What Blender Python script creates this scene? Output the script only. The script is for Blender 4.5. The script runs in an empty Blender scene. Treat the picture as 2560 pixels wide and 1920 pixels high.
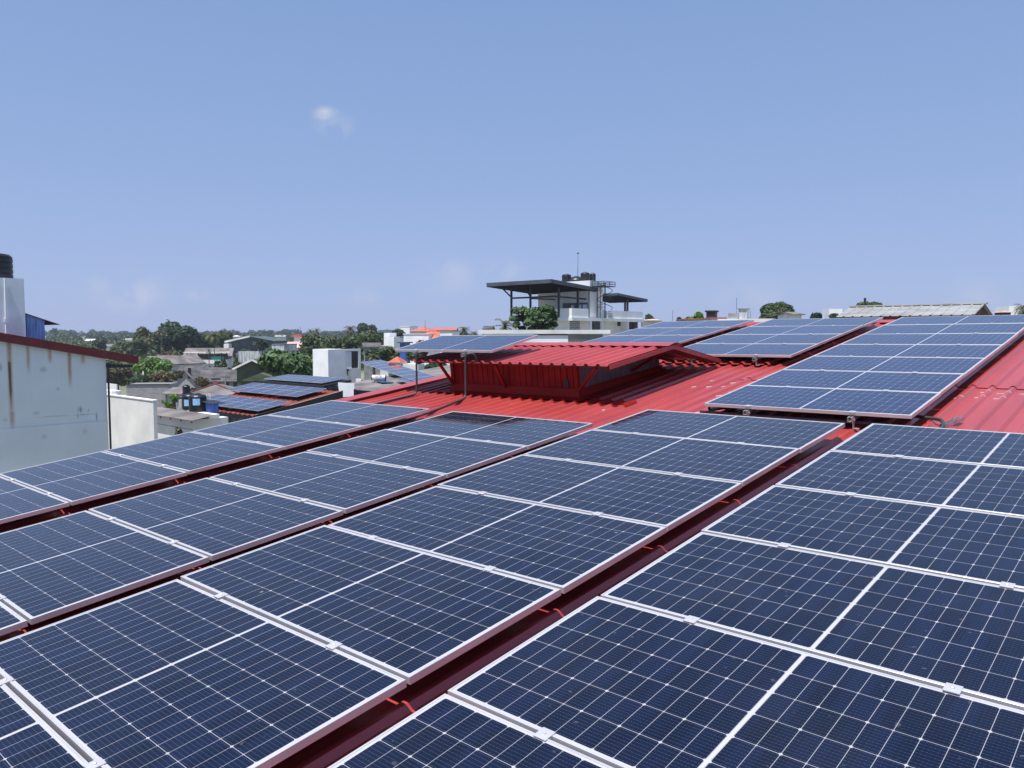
import bpy, math, random
from mathutils import Vector, Matrix
random.seed(7)
S = bpy.context.scene
COL = S.collection
R_ = math.radians

# ---------------------------------------------------------------- camera, frames
F = 1944.9156906212388                         # focal length in photo pixels (2560 wide)
RC = Matrix(((0.74451019, 0.66209229, -0.0856643),
             (0.0361378, -0.16809375, -0.9851084),
             (-0.6666323, 0.73032752, -0.14907407)))      # rows: camera right, down, forward in the roof's own frame
C_ROOF = Vector((2.19202675, -0.66295533, 1.65789914))
_p = math.atan(125.0 / F)
UP = (RC.transposed() @ Vector((0, -math.cos(_p), -math.sin(_p)))).normalized()
XW = (Vector((1, 0, 0)) - UP * UP.x).normalized()
YW = UP.cross(XW)
M = Matrix((XW, YW, UP))                        # roof frame -> world
CW = M @ C_ROOF
cam_d = bpy.data.cameras.new('camera')
cam = bpy.data.objects.new('camera', cam_d); COL.objects.link(cam)
S.camera = cam
cr, cd, cf = (M @ Vector(RC[i]) for i in range(3))
cam.matrix_world = Matrix.Translation(CW) @ Matrix((cr, -cd, -cf)).transposed().to_4x4()
cam_d.sensor_width = 36.0
cam_d.lens = F / 2560 * 36.0
cam_d.clip_start = 0.05
cam_d.clip_end = 20000
S.render.resolution_x = 1024; S.render.resolution_y = 768

# ---------------------------------------------------------------- sky, sun, exposure
sun_dir = (M @ Vector((-0.04, 0.22, -1.0))).normalized()      # direction the light travels
to_sun = -sun_dir
SUN_EL = math.asin(to_sun.z)
SUN_AZ = math.atan2(to_sun.x, to_sun.y)                       # clockwise from +Y
w = bpy.data.worlds.new('World'); S.world = w; w.use_nodes = True
nt = w.node_tree; nt.nodes.clear()
out = nt.nodes.new('ShaderNodeOutputWorld'); bg = nt.nodes.new('ShaderNodeBackground')
sky = nt.nodes.new('ShaderNodeTexSky'); sky.sky_type = 'NISHITA'; sky.sun_disc = False
sky.sun_elevation = SUN_EL; sky.sun_rotation = SUN_AZ
sky.altitude = 0; sky.air_density = 1.0; sky.dust_density = 0.6; sky.ozone_density = 1.6
bg.inputs['Strength'].default_value = 0.125
tint = nt.nodes.new('ShaderNodeMix'); tint.data_type = 'RGBA'; tint.blend_type = 'MULTIPLY'
tint.inputs[0].default_value = 1.0; tint.inputs[7].default_value = (1.02, 0.86, 0.98, 1)
nt.links.new(sky.outputs[0], tint.inputs[6])
tcs = nt.nodes.new('ShaderNodeTexCoord'); sxy = nt.nodes.new('ShaderNodeSeparateXYZ'); nt.links.new(tcs.outputs['Generated'], sxy.inputs[0])
hz = nt.nodes.new('ShaderNodeValToRGB')          # humid coastal sky: clear blue fading to pale lilac blue at the horizon
SK = 0.81 / 0.125
for i_, (p_, c_) in enumerate(((0.0, (.330, .455, .765)), (.10, (.318, .446, .748)), (.22, (.282, .420, .708)), (.45, (.215, .355, .660)), (.82, (.13, .25, .54)), (1.0, (.80, .88, 1.0)))):
    el_ = hz.color_ramp.elements[i_] if i_ < 2 else hz.color_ramp.elements.new(p_)
    el_.position = p_; el_.color = (c_[0], c_[1], c_[2], 1)
nt.links.new(sxy.outputs[2], hz.inputs[0])
hs = nt.nodes.new('ShaderNodeMix'); hs.data_type = 'RGBA'; hs.blend_type = 'MULTIPLY'; hs.inputs[0].default_value = 1; hs.inputs[7].default_value = (SK, SK, SK, 1)
hs.clamp_result = False
nt.links.new(hz.outputs[0], hs.inputs[6])
hm_ = nt.nodes.new('ShaderNodeMix'); hm_.data_type = 'RGBA'; hm_.inputs[0].default_value = .85
nt.links.new(tint.outputs[2], hm_.inputs[6]); nt.links.new(hs.outputs[2], hm_.inputs[7])
# a few thin cloud wisps, placed by direction in the sky
tc = nt.nodes.new('ShaderNodeTexCoord')
noi = nt.nodes.new('ShaderNodeTexNoise'); noi.inputs['Scale'].default_value = 26; noi.inputs['Detail'].default_value = 6
noi.inputs['Distortion'].default_value = 0.6
nt.links.new(tc.outputs['Generated'], noi.inputs['Vector'])
def vdir(px, py):
    v = RC.transposed() @ Vector(((px - 1280) / F, (py - 960) / F, 1.0))
    return (M @ v).normalized()
cur = None
for (px, py, rad, amt) in ((838, 312, .034, .6), (815, 287, .022, .9), (325, 730, .055, .62), (270, 715, .035, .4), (490, 733, .02, .75), (1110, 688, .06, .34), (1262, 672, .035, .35),
                           (1880, 755, .07, .2), (910, 745, .03, .25), (2440, 740, .06, .2)):
    vm = nt.nodes.new('ShaderNodeVectorMath'); vm.operation = 'DISTANCE'
    sc = nt.nodes.new('ShaderNodeVectorMath'); sc.operation = 'MULTIPLY'
    sc.inputs[1].default_value = (1, 1, 1.7)
    nt.links.new(tc.outputs['Generated'], sc.inputs[0])
    nt.links.new(sc.outputs[0], vm.inputs[0])
    d = vdir(px, py); vm.inputs[1].default_value = (d.x, d.y, d.z * 1.7)
    mr = nt.nodes.new('ShaderNodeMapRange'); mr.inputs['From Min'].default_value = rad; mr.inputs['From Max'].default_value = 0
    mr.inputs['To Min'].default_value = 0; mr.inputs['To Max'].default_value = amt; mr.interpolation_type = 'SMOOTHSTEP'
    nt.links.new(vm.outputs['Value'], mr.inputs['Value'])
    if cur is None: cur = mr.outputs[0]
    else:
        mx = nt.nodes.new('ShaderNodeMath'); mx.operation = 'MAXIMUM'
        nt.links.new(cur, mx.inputs[0]); nt.links.new(mr.outputs[0], mx.inputs[1]); cur = mx.outputs[0]
nr = nt.nodes.new('ShaderNodeMapRange'); nr.inputs['From Min'].default_value = .36; nr.inputs['From Max'].default_value = .66
nt.links.new(noi.outputs[0], nr.inputs['Value'])
mu = nt.nodes.new('ShaderNodeMath'); mu.operation = 'MULTIPLY'
nt.links.new(cur, mu.inputs[0]); nt.links.new(nr.outputs[0], mu.inputs[1])
cl = nt.nodes.new('ShaderNodeMix'); cl.data_type = 'RGBA'; cl.inputs[7].default_value = (4.6, 4.6, 5.1, 1)
nt.links.new(mu.outputs[0], cl.inputs[0]); nt.links.new(hm_.outputs[2], cl.inputs[6])
nt.links.new(cl.outputs[2], bg.inputs['Color']); nt.links.new(bg.outputs[0], out.inputs[0])

sun_d = bpy.data.lights.new('sun', 'SUN'); sun_d.energy = 5.0; sun_d.angle = R_(0.5); sun_d.color = (1.0, 0.965, 0.93)
sun = bpy.data.objects.new('sun', sun_d); COL.objects.link(sun)
sun.rotation_euler = sun_dir.to_track_quat('-Z', 'Y').to_euler()
sun.location = (0, 0, 60)
S.view_settings.view_transform = 'Standard'; S.view_settings.look = 'None'
S.view_settings.exposure = 0.3; S.view_settings.gamma = 1.0
S.render.engine = 'CYCLES'

# ---------------------------------------------------------------- placing helpers
GZ = -9.5                                     # street level
def rf(x, y, h=0.0): return M @ Vector((x, y, h))
def ray(px, py): return RC.transposed() @ Vector(((px - 1280) / F, (py - 960) / F, 1.0))
def onh(px, py, h):
    v = ray(px, py); return C_ROOF + v * ((h - C_ROOF.z) / v.z)
FH = Vector((cf.x, cf.y, 0)).normalized(); RH = Vector((FH.y, -FH.x, 0))
def P(px, D, py=None):
    """world point at horizontal forward distance D seen in column px (row py)"""
    d = M @ ray(px, 835 if py is None else py)
    k = D / d.dot(FH); q = CW + d * k
    if py is None: q.z = 0
    return q
CAMYAW = math.atan2(RH.y, RH.x)

# ---------------------------------------------------------------- mesh helpers
class MB:
    def __init__(s): s.v = []; s.f = []; s.m = []
    def add(s, vs, fs, mi=0):
        o = len(s.v); s.v += [tuple(v) for v in vs]; s.f += [tuple(i + o for i in f) for f in fs]; s.m += [mi] * len(fs)
    def hexa(s, p, mi=0):                     # p: 8 points, bottom 4 ccw, top 4 ccw
        s.add(p, [(3, 2, 1, 0), (4, 5, 6, 7), (0, 1, 5, 4), (1, 2, 6, 5), (2, 3, 7, 6), (3, 0, 4, 7)], mi)
    def box(s, x0, x1, y0, y1, z0, z1, mi=0):
        s.hexa([(x0, y0, z0), (x1, y0, z0), (x1, y1, z0), (x0, y1, z0), (x0, y0, z1), (x1, y0, z1), (x1, y1, z1), (x0, y1, z1)], mi)
    def bar(s, a, b, wd, ht, upv=(0, 0, 1), mi=0):
        a = Vector(a); b = Vector(b); d = (b - a).normalized(); u = Vector(upv)
        if abs(d.dot(u)) > .98: u = Vector((1, 0, 0))
        sd = d.cross(u).normalized() * (wd / 2); up = sd.cross(d).normalized() * (ht / 2)
        s.hexa([a - sd - up, a + sd - up, b + sd - up, b - sd - up, a - sd + up, a + sd + up, b + sd + up, b - sd + up], mi)
    def prism(s, poly, z0, z1, mi=0):         # poly list of (x,y)
        n = len(poly); vs = [(x, y, z0) for x, y in poly] + [(x, y, z1) for x, y in poly]
        s.add(vs, [tuple(range(n - 1, -1, -1)), tuple(range(n, 2 * n))] + [(i, (i + 1) % n, n + (i + 1) % n, n + i) for i in range(n)], mi)
    def tube(s, pts, r, n=8, mi=0, r2=None, caps=True):
        pts = [Vector(p) for p in pts]; o = len(s.v); m = len(pts)
        ref = Vector((0.3, 0.9, 0.1)).normalized()
        for i, p in enumerate(pts):
            d = (pts[min(i + 1, m - 1)] - pts[max(i - 1, 0)]).normalized()
            rf_ = ref if abs(d.dot(ref)) < .95 else Vector((1, 0, 0))
            a = d.cross(rf_).normalized(); b = d.cross(a)
            rr = r if r2 is None else r + (r2 - r) * i / (m - 1)
            for k in range(n):
                t = 2 * math.pi * k / n
                s.v.append(tuple(p + a * math.cos(t) * rr + b * math.sin(t) * rr))
        for i in range(m - 1):
            for k in range(n):
                a0 = o + i * n + k; a1 = o + i * n + (k + 1) % n
                s.f.append((a0, a0 + n, a1 + n, a1)); s.m.append(mi)
        if caps:
            s.f.append(tuple(o + k for k in range(n))); s.m.append(mi)
            s.f.append(tuple(o + (m - 1) * n + k for k in range(n - 1, -1, -1))); s.m.append(mi)
    def lathe(s, prof, cx=0, cy=0, n=24, mi=0):
        o = len(s.v); m = len(prof)
        for r, z in prof:
            for k in range(n):
                t = 2 * math.pi * k / n; s.v.append((cx + r * math.cos(t), cy + r * math.sin(t), z))
        for i in range(m - 1):
            for k in range(n):
                a0 = o + i * n + k; a1 = o + i * n + (k + 1) % n
                s.f.append((a0, a1, a1 + n, a0 + n)); s.m.append(mi)
        s.f.append(tuple(o + k for k in range(n - 1, -1, -1))); s.m.append(mi)
        s.f.append(tuple(o + (m - 1) * n + k for k in range(n))); s.m.append(mi)
    def map(s, fn): s.v = [tuple(fn(*v)) for v in s.v]; return s
    def build(s, name, mats, parent=None, smooth=False):
        me = bpy.data.meshes.new(name); me.from_pydata(s.v, [], s.f)
        if not isinstance(mats, (list, tuple)): mats = [mats]
        for m_ in mats: me.materials.append(m_)
        if len(mats) > 1: me.polygons.foreach_set('material_index', s.m)
        if smooth: me.polygons.foreach_set('use_smooth', [True] * len(me.polygons))
        me.update()
        o = bpy.data.objects.new(name, me); COL.objects.link(o)
        if parent: o.parent = parent
        return o
def empty(name, loc=(0, 0, 0), rz=0.0, mat=None):
    o = bpy.data.objects.new(name, None); COL.objects.link(o); o.empty_display_size = .2
    if mat is not None: o.matrix_world = mat
    else: o.location = loc; o.rotation_euler = (0, 0, rz)
    return o
def tag(o, label=None, cat=None, group=None, kind=None):
    if label: o['label'] = label
    if cat: o['category'] = cat
    if group: o['group'] = group
    if kind: o['kind'] = kind
    return o
def thing(name, label, cat, loc=(0, 0, 0), rz=0.0, group=None, mat=None):
    return tag(empty(name, loc, rz, mat), label, cat, group)
KIDS = {}
def copy_tree(root):
    c = root.copy(); COL.objects.link(c)
    for ch in [o for o in COL.objects if o.parent == root]:
        d = ch.copy(); COL.objects.link(d); d.parent = c
        for g in [o for o in COL.objects if o.parent == ch]:
            e = g.copy(); COL.objects.link(e); e.parent = d
    return c

# ---------------------------------------------------------------- materials
def principled(name, col, rough=.6, metal=0.0, spec=.5):
    m = bpy.data.materials.new(name); m.use_nodes = True
    b = m.node_tree.nodes['Principled BSDF']
    b.inputs['Base Color'].default_value = (*col, 1); b.inputs['Roughness'].default_value = rough
    b.inputs['Metallic'].default_value = metal; b.inputs['Specular IOR Level'].default_value = spec
    return m, m.node_tree, b
def mat(name, col, rough=.6, metal=0.0, spec=.5, var=.15, scale=2.0, col2=None, bump=0.0, bscale=30, stretch=(1, 1, 1), detail=5, lo=.35, hi=.65):
    """colour broken up by noise; col2 = second colour of stains"""
    m, t, b = principled(name, col, rough, metal, spec)
    tc = t.nodes.new('ShaderNodeTexCoord'); mp = t.nodes.new('ShaderNodeMapping'); mp.inputs['Scale'].default_value = stretch
    t.links.new(tc.outputs['Object'], mp.inputs['Vector'])
    n = t.nodes.new('ShaderNodeTexNoise'); n.inputs['Scale'].default_value = scale; n.inputs['Detail'].default_value = detail
    t.links.new(mp.outputs[0], n.inputs['Vector'])
    rp = t.nodes.new('ShaderNodeValToRGB'); c2 = col2 or tuple(c * (1 - var * 2) for c in col); c1 = tuple(min(1, c * (1 + var)) for c in col) if not col2 else col
    rp.color_ramp.elements[0].color = (*c2, 1); rp.color_ramp.elements[1].color = (*c1, 1)
    rp.color_ramp.elements[0].position = lo; rp.color_ramp.elements[1].position = hi
    t.links.new(n.outputs[0], rp.inputs[0]); t.links.new(rp.outputs[0], b.inputs['Base Color'])
    if bump:
        n2 = t.nodes.new('ShaderNodeTexNoise'); n2.inputs['Scale'].default_value = bscale; n2.inputs['Detail'].default_value = 4
        t.links.new(mp.outputs[0], n2.inputs['Vector'])
        bp = t.nodes.new('ShaderNodeBump'); bp.inputs['Strength'].default_value = bump; bp.inputs['Distance'].default_value = .02
        t.links.new(n2.outputs[0], bp.inputs['Height']); t.links.new(bp.outputs[0], b.inputs['Normal'])
    return m
class NG:
    """tiny maths-node writer"""
    def __init__(s, t): s.t = t
    def m(s, op, a, b=None, c=None):
        n = s.t.nodes.new('ShaderNodeMath'); n.operation = op
        for i, v in enumerate((a, b, c)):
            if v is None: continue
            if isinstance(v, (int, float)): n.inputs[i].default_value = v
            else: s.t.links.new(v, n.inputs[i])
        return n.outputs[0]
    def mix(s, f, a, b):
        n = s.t.nodes.new('ShaderNodeMix'); n.data_type = 'RGBA'
        for i, v in ((0, f), (6, a), (7, b)):
            if isinstance(v, (int, float)): n.inputs[i].default_value = v
            elif isinstance(v, tuple): n.inputs[i].default_value = (*v, 1)
            else: s.t.links.new(v, n.inputs[i])
        return n.outputs[2]
PL, PW, PT, PGAP = 2.095, 1.034, .035, 1.0538          # panel length, width, thickness, row pitch
def cell_material(name, cell, cell2, busbar=True, ncell=12, rough=.025):
    m, t, b = principled(name, cell, rough)
    g = NG(t); tc = t.nodes.new('ShaderNodeTexCoord'); sx = t.nodes.new('ShaderNodeSeparateXYZ')
    t.links.new(tc.outputs['Object'], sx.inputs[0]); x, y = sx.outputs[0], sx.outputs[1]
    a = g.m('ABSOLUTE', x); cp = .0845
    ai = g.m('SUBTRACT', a, .009)
    fa = g.m('FRACT', g.m('DIVIDE', ai, cp)); da = g.m('MULTIPLY', g.m('MINIMUM', fa, g.m('SUBTRACT', 1, fa)), cp)
    bi = g.m('ADD', y, .4965); cq = .1655
    fb = g.m('FRACT', g.m('DIVIDE', bi, cq)); db = g.m('MULTIPLY', g.m('MINIMUM', fb, g.m('SUBTRACT', 1, fb)), cq)
    line = g.m('MAXIMUM', g.m('LESS_THAN', da, .0011), g.m('LESS_THAN', db, .0013))
    fa2 = g.m('FRACT', g.m('DIVIDE', ai, cp * 2)); da2 = g.m('MULTIPLY', g.m('MINIMUM', fa2, g.m('SUBTRACT', 1, fa2)), cp * 2)
    dia = g.m('LESS_THAN', g.m('ADD', da2, db), .0085)
    dia1 = g.m('LESS_THAN', g.m('ADD', da, db), .006)
    mid = g.m('LESS_THAN', a, .0075)
    edge = g.m('MAXIMUM', g.m('GREATER_THAN', a, .009 + 12 * cp), g.m('GREATER_THAN', g.m('ABSOLUTE', y), .4965))
    white = g.m('MAXIMUM', g.m('MAXIMUM', line, g.m('MAXIMUM', dia, dia1)), g.m('MAXIMUM', mid, edge))
    # cell to cell shade
    ci = t.nodes.new('ShaderNodeCombineXYZ')
    t.links.new(g.m('FLOOR', g.m('DIVIDE', g.m('ADD', x, 3.0), cp)), ci.inputs[0]); t.links.new(g.m('FLOOR', g.m('DIVIDE', bi, cq)), ci.inputs[1])
    oi = t.nodes.new('ShaderNodeObjectInfo'); t.links.new(g.m('MULTIPLY', oi.outputs['Random'], 50), ci.inputs[2])
    wn = t.nodes.new('ShaderNodeTexWhiteNoise'); t.links.new(ci.outputs[0], wn.inputs['Vector'])
    colr = g.mix(wn.outputs['Value'], cell, cell2)
    if busbar:
        fy = g.m('FRACT', g.m('DIVIDE', g.m('MULTIPLY', fb, cq), cq / 9)); dy = g.m('ABSOLUTE', g.m('SUBTRACT', fy, .5))
        bus = g.m('LESS_THAN', dy, .022)
        fx = g.m('FRACT', g.m('DIVIDE', ai, cp / 6)); pad = g.m('MULTIPLY', g.m('LESS_THAN', g.m('ABSOLUTE', g.m('SUBTRACT', fx, .5)), .09), g.m('LESS_THAN', dy, .075))
        colr = g.mix(g.m('MULTIPLY', g.m('MAXIMUM', bus, pad), .6), colr, (.085, .095, .125))
    colr = g.mix(g.m('MAXIMUM', line, dia1), colr, (.30, .30, .33)); colr = g.mix(dia, colr, (.40, .40, .42)); colr = g.mix(g.m('MAXIMUM', mid, edge), colr, (.44, .44, .46))
    # thin dust film with patches, dried drops
    sh = t.nodes.new('ShaderNodeVectorMath'); sh.operation = 'ADD'
    cx = t.nodes.new('ShaderNodeCombineXYZ')
    for i_ in range(3): t.links.new(g.m('MULTIPLY', oi.outputs['Random'], 37.0 + 11 * i_), cx.inputs[i_])
    t.links.new(tc.outputs['Object'], sh.inputs[0]); t.links.new(cx.outputs[0], sh.inputs[1])
    n = t.nodes.new('ShaderNodeTexNoise'); n.inputs['Scale'].default_value = 2.2; n.inputs['Detail'].default_value = 7; t.links.new(sh.outputs[0], n.inputs['Vector'])
    n3 = t.nodes.new('ShaderNodeTexNoise'); n3.inputs['Scale'].default_value = 26; n3.inputs['Detail'].default_value = 3; t.links.new(sh.outputs[0], n3.inputs['Vector'])
    sp = g.m('MULTIPLY', g.m('GREATER_THAN', n3.outputs[0], .72), .10)
    vo = t.nodes.new('ShaderNodeTexVoronoi'); vo.inputs['Scale'].default_value = 2.6; t.links.new(sh.outputs[0], vo.inputs['Vector'])
    n5 = t.nodes.new('ShaderNodeTexNoise'); n5.inputs['Scale'].default_value = 60; t.links.new(sh.outputs[0], n5.inputs['Vector'])
    splat = g.m('MULTIPLY', g.m('LESS_THAN', g.m('ADD', vo.outputs['Distance'], g.m('MULTIPLY', n5.outputs[0], .06)), .058), g.m('MULTIPLY', g.m('GREATER_THAN', n.outputs[0], .47), .35))
    sp = g.m('ADD', sp, splat)
    dust = g.m('ADD', g.m('MULTIPLY', g.m('POWER', n.outputs[0], 3.0), .035), sp)
    colr = g.mix(g.m('ADD', dust, .001), colr, (.42, .40, .42))
    t.links.new(colr, b.inputs['Base Color'])
    rr = g.m('ADD', rough, g.m('MULTIPLY', n.outputs[0], .04)); t.links.new(rr, b.inputs['Roughness'])
    b.inputs['IOR'].default_value = 1.42
    return m
MAT = {}
MAT['cells'] = cell_material('mono_cells', (.0018, .0040, .0150), (.0032, .0075, .028))
MAT['cells_blue'] = cell_material('mono_cells_blue', (.006, .014, .050), (.009, .021, .072))
MAT['alu'] = mat('anodised_aluminium', (.66, .645, .65), .36, .45, var=.05, scale=3)
MAT['alu_dull'] = mat('dull_aluminium', (.50, .50, .52), .42, .7, var=.12, scale=8)
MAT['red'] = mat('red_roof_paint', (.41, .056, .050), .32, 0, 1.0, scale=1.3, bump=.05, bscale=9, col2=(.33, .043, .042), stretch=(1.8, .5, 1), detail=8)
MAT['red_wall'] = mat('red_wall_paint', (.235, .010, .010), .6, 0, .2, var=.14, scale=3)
MAT['red_fasc'] = mat('dark_red_fascia', (.13, .012, .014), .45, var=.14, scale=3)
MAT['backsheet'] = mat('grey_backsheet', (.12, .12, .13), .7, var=.05)  # darker than a real white backsheet, to deepen the shade under the panels
MAT['pipe'] = mat('grey_conduit', (.040, .042, .052), .45, var=.12, scale=9)
MAT['black'] = mat('black_plastic', (.012, .014, .020), .42, var=.2, scale=5)
MAT['dark_steel'] = mat('dark_steel', (.018, .022, .034), .5, var=.15, scale=5)
MAT['canopy'] = mat('charcoal_canopy', (.075, .085, .11), .5, var=.12, scale=.8)
MAT['white'] = mat('white_plaster', (.86, .86, .86), .8, var=.05, scale=.8, bump=.1, bscale=20)
MAT['cream'] = mat('cream_plaster', (.80, .78, .74), .8, var=.08, scale=.6, bump=.1)
MAT['conc'] = mat('grey_concrete', (.30, .30, .30), .85, var=.2, scale=1.2, bump=.2)
MAT['pale_blue'] = mat('pale_blue_plaster', (.68, .76, .82), .8, var=.07, scale=1.2, bump=.1)
MAT['blue_sheet'] = mat('blue_sheet', (.05, .13, .45), .5, var=.2, scale=3, stretch=(6, 6, .6))
MAT['blue_pale_sheet'] = mat('faded_blue_sheet', (.17, .30, .62), .55, var=.22, scale=3, stretch=(5, 5, .5))
MAT['asb'] = mat('asbestos_roof', (.175, .158, .152), .9, var=.22, scale=.55, detail=8, bump=.3, bscale=4)
MAT['asb_dark'] = mat('weathered_roof', (.10, .094, .098), .9, var=.25, scale=.6, detail=8)
MAT['zinc'] = mat('zinc_sheet', (.36, .38, .375), .5, .15, var=.10, scale=.9, stretch=(1, 3, 1), col2=(.26, .25, .235))
MAT['orange'] = mat('orange_tiles', (.50, .13, .08), .75, var=.14, scale=1.5)
MAT['tile_red'] = mat('red_tiles', (.19, .035, .025), .8, var=.25, scale=4)
MAT['green_wall'] = mat('olive_green_wall', (.085, .10, .055), .85, var=.15, scale=.8)
MAT['green_grey'] = mat('grey_green_sheet', (.075, .10, .105), .7, var=.15, scale=.8)
MAT['glass'] = mat('dark_window_glass', (.018, .022, .03), .12, var=.1, scale=3)
MAT['teal'] = mat('teal_cloth', (.04, .42, .36), .8, var=.1)
MAT['sky_gap'] = mat('painted_sky_gap', (.62, .68, .80), .3, var=.04)  # bright sky showing through the terrace opening, painted as a pale colour
MAT['canopy_shade'] = mat('painted_canopy_shade', (.012, .014, .018), .9, 0, .03, var=.1)  # shade below the canopies, painted near black
MAT['label'] = mat('pale_blue_label', (.30, .55, .80), .6, var=.1, scale=14)
MAT['trunk'] = mat('bark', (.10, .08, .06), .9, var=.25, scale=4)
MAT['ptrunk'] = mat('palm_bark', (.20, .17, .14), .9, var=.25, scale=4)
MAT['seal'] = mat('white_sealant', (.74, .70, .68), .7, var=.12, scale=20)
MAT['ground'] = mat('ground_soil', (.24, .22, .16), .95, col2=(.09, .12, .05), scale=.05, detail=8)
MAT['road'] = mat('asphalt', (.06, .06, .06), .9, var=.1, scale=.4)
# stained left wall: pale blue with rust runs and grey patches
def stained_wall():
    m, t, b = principled('stained_wall', (.55, .63, .68), .85)
    g = NG(t); tc = t.nodes.new('ShaderNodeTexCoord'); sx = t.nodes.new('ShaderNodeSeparateXYZ'); t.links.new(tc.outputs['Object'], sx.inputs[0])
    y, z = sx.outputs[1], sx.outputs[2]
    n = t.nodes.new('ShaderNodeTexNoise'); n.inputs['Scale'].default_value = 1.1; n.inputs['Detail'].default_value = 8; t.links.new(tc.outputs['Object'], n.inputs['Vector'])
    mp = t.nodes.new('ShaderNodeMapping'); mp.inputs['Scale'].default_value = (1, 16, .7); t.links.new(tc.outputs['Object'], mp.inputs['Vector'])
    n2 = t.nodes.new('ShaderNodeTexNoise'); n2.inputs['Scale'].default_value = 1.3; n2.inputs['Detail'].default_value = 5; t.links.new(mp.outputs[0], n2.inputs['Vector'])
    c = g.mix(n.outputs[0], (.62, .70, .73), (.78, .84, .86))
    c = g.mix(g.m('MULTIPLY', n2.outputs[0], .30), c, (.56, .58, .57))
    # grey damp patches: (y, z, ry, rz, amount)
    for (py_, pz, ry, rz, am) in WALL_PATCH:
        d = g.m('SQRT', g.m('ADD', g.m('POWER', g.m('DIVIDE', g.m('SUBTRACT', y, py_), ry), 2), g.m('POWER', g.m('DIVIDE', g.m('SUBTRACT', z, pz), rz), 2)))
        d = g.m('ADD', d, g.m('MULTIPLY', g.m('SUBTRACT', n2.outputs[0], .5), 2.2))
        k = g.m('MULTIPLY', g.m('SUBTRACT', 1, g.m('MINIMUM', d, 1)), am)
        c = g.mix(k, c, (.16, .18, .20))
    for (py_, ztop, zlen, wd, am, dk) in WALL_RUST:
        dx = g.m('DIVIDE', g.m('ABSOLUTE', g.m('SUBTRACT', y, g.m('ADD', py_, g.m('MULTIPLY', g.m('SUBTRACT', n2.outputs[0], .5), .03)))), wd)
        kx = g.m('SUBTRACT', 1, g.m('MINIMUM', dx, 1))
        dz = g.m('DIVIDE', g.m('SUBTRACT', ztop, z), zlen)
        kz = g.m('MULTIPLY', g.m('GREATER_THAN', dz, 0), g.m('SUBTRACT', 1, g.m('MINIMUM', g.m('ABSOLUTE', dz), 1)))
        kz = g.m('MINIMUM', g.m('MULTIPLY', kz, 2.2), 1)
        k = g.m('MULTIPLY', g.m('MULTIPLY', kx, kz), g.m('MULTIPLY', g.m('ADD', n.outputs[0], .35), am))
        c = g.mix(g.m('MINIMUM', k, .9), c, (.13, .07, .05) if dk else (.42, .22, .12))
    t.links.new(c, b.inputs['Base Color'])
    return m
def brick_mat(name, col, mortar, sx_=.4, sy_=.2):
    m, t, b = principled(name, col, .9)
    tc = t.nodes.new('ShaderNodeTexCoord'); br = t.nodes.new('ShaderNodeTexBrick')
    br.inputs['Color1'].default_value = (*col, 1); br.inputs['Color2'].default_value = (*[c * .75 for c in col], 1); br.inputs['Mortar'].default_value = (*mortar, 1)
    br.inputs['Scale'].default_value = 1; br.inputs['Brick Width'].default_value = sx_; br.inputs['Row Height'].default_value = sy_; br.inputs['Mortar Size'].default_value = .018
    mp = t.nodes.new('ShaderNodeVectorMath'); mp.operation = 'MULTIPLY'
    sp = t.nodes.new('ShaderNodeSeparateXYZ'); cb = t.nodes.new('ShaderNodeCombineXYZ'); g = NG(t)
    t.links.new(tc.outputs['Object'], sp.inputs[0])
    t.links.new(g.m('ADD', sp.outputs[0], sp.outputs[1]), cb.inputs[0]); t.links.new(sp.outputs[2], cb.inputs[1])
    t.links.new(cb.outputs[0], br.inputs['Vector']); t.links.new(br.outputs[0], b.inputs['Base Color'])
    return m
MAT['block'] = brick_mat('block_wall', (.36, .36, .37), (.20, .20, .20))
MAT['stone'] = brick_mat('stone_cladding', (.26, .27, .31), (.50, .50, .52), .7, .22)
def streak_mat(name, base, stain):
    return mat(name, base, .85, col2=stain, scale=1.6, stretch=(1.6, 1.6, .25), detail=7, lo=.36, hi=.60)
MAT['stained_white'] = streak_mat('stained_white', (.62, .64, .66), (.26, .28, .30))
MAT['stained_grey'] = streak_mat('stained_grey', (.46, .48, .50), (.10, .11, .12))
def leafmat(name, c1, c2, c3=None, tr=.25):
    m = bpy.data.materials.new(name); m.use_nodes = True; t = m.node_tree; b = t.nodes['Principled BSDF']
    b.inputs['Roughness'].default_value = .55; b.inputs['Specular IOR Level'].default_value = .35
    ge = t.nodes.new('ShaderNodeNewGeometry'); rp = t.nodes.new('ShaderNodeValToRGB')
    rp.color_ramp.elements[0].color = (*c1, 1); rp.color_ramp.elements[1].color = (*c2, 1)
    if c3: e = rp.color_ramp.elements.new(.85); e.color = (*c3, 1)
    tc = t.nodes.new('ShaderNodeTexCoord'); n = t.nodes.new('ShaderNodeTexNoise'); n.inputs['Scale'].default_value = .8; n.inputs['Detail'].default_value = 2
    t.links.new(tc.outputs['Object'], n.inputs['Vector'])
    g = NG(t); f = g.m('ADD', g.m('MULTIPLY', ge.outputs['Random Per Island'], .6), g.m('MULTIPLY', g.m('SUBTRACT', n.outputs[0], .3), .9))
    t.links.new(f, rp.inputs[0]); t.links.new(rp.outputs[0], b.inputs['Base Color'])
    tl = t.nodes.new('ShaderNodeBsdfTranslucent'); t.links.new(rp.outputs[0], tl.inputs[0])
    mx = t.nodes.new('ShaderNodeMixShader'); mx.inputs[0].default_value = tr
    o = [q for q in t.nodes if q.type == 'OUTPUT_MATERIAL'][0]
    t.links.new(b.outputs[0], mx.inputs[1]); t.links.new(tl.outputs[0], mx.inputs[2]); t.links.new(mx.outputs[0], o.inputs[0])
    return m
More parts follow.
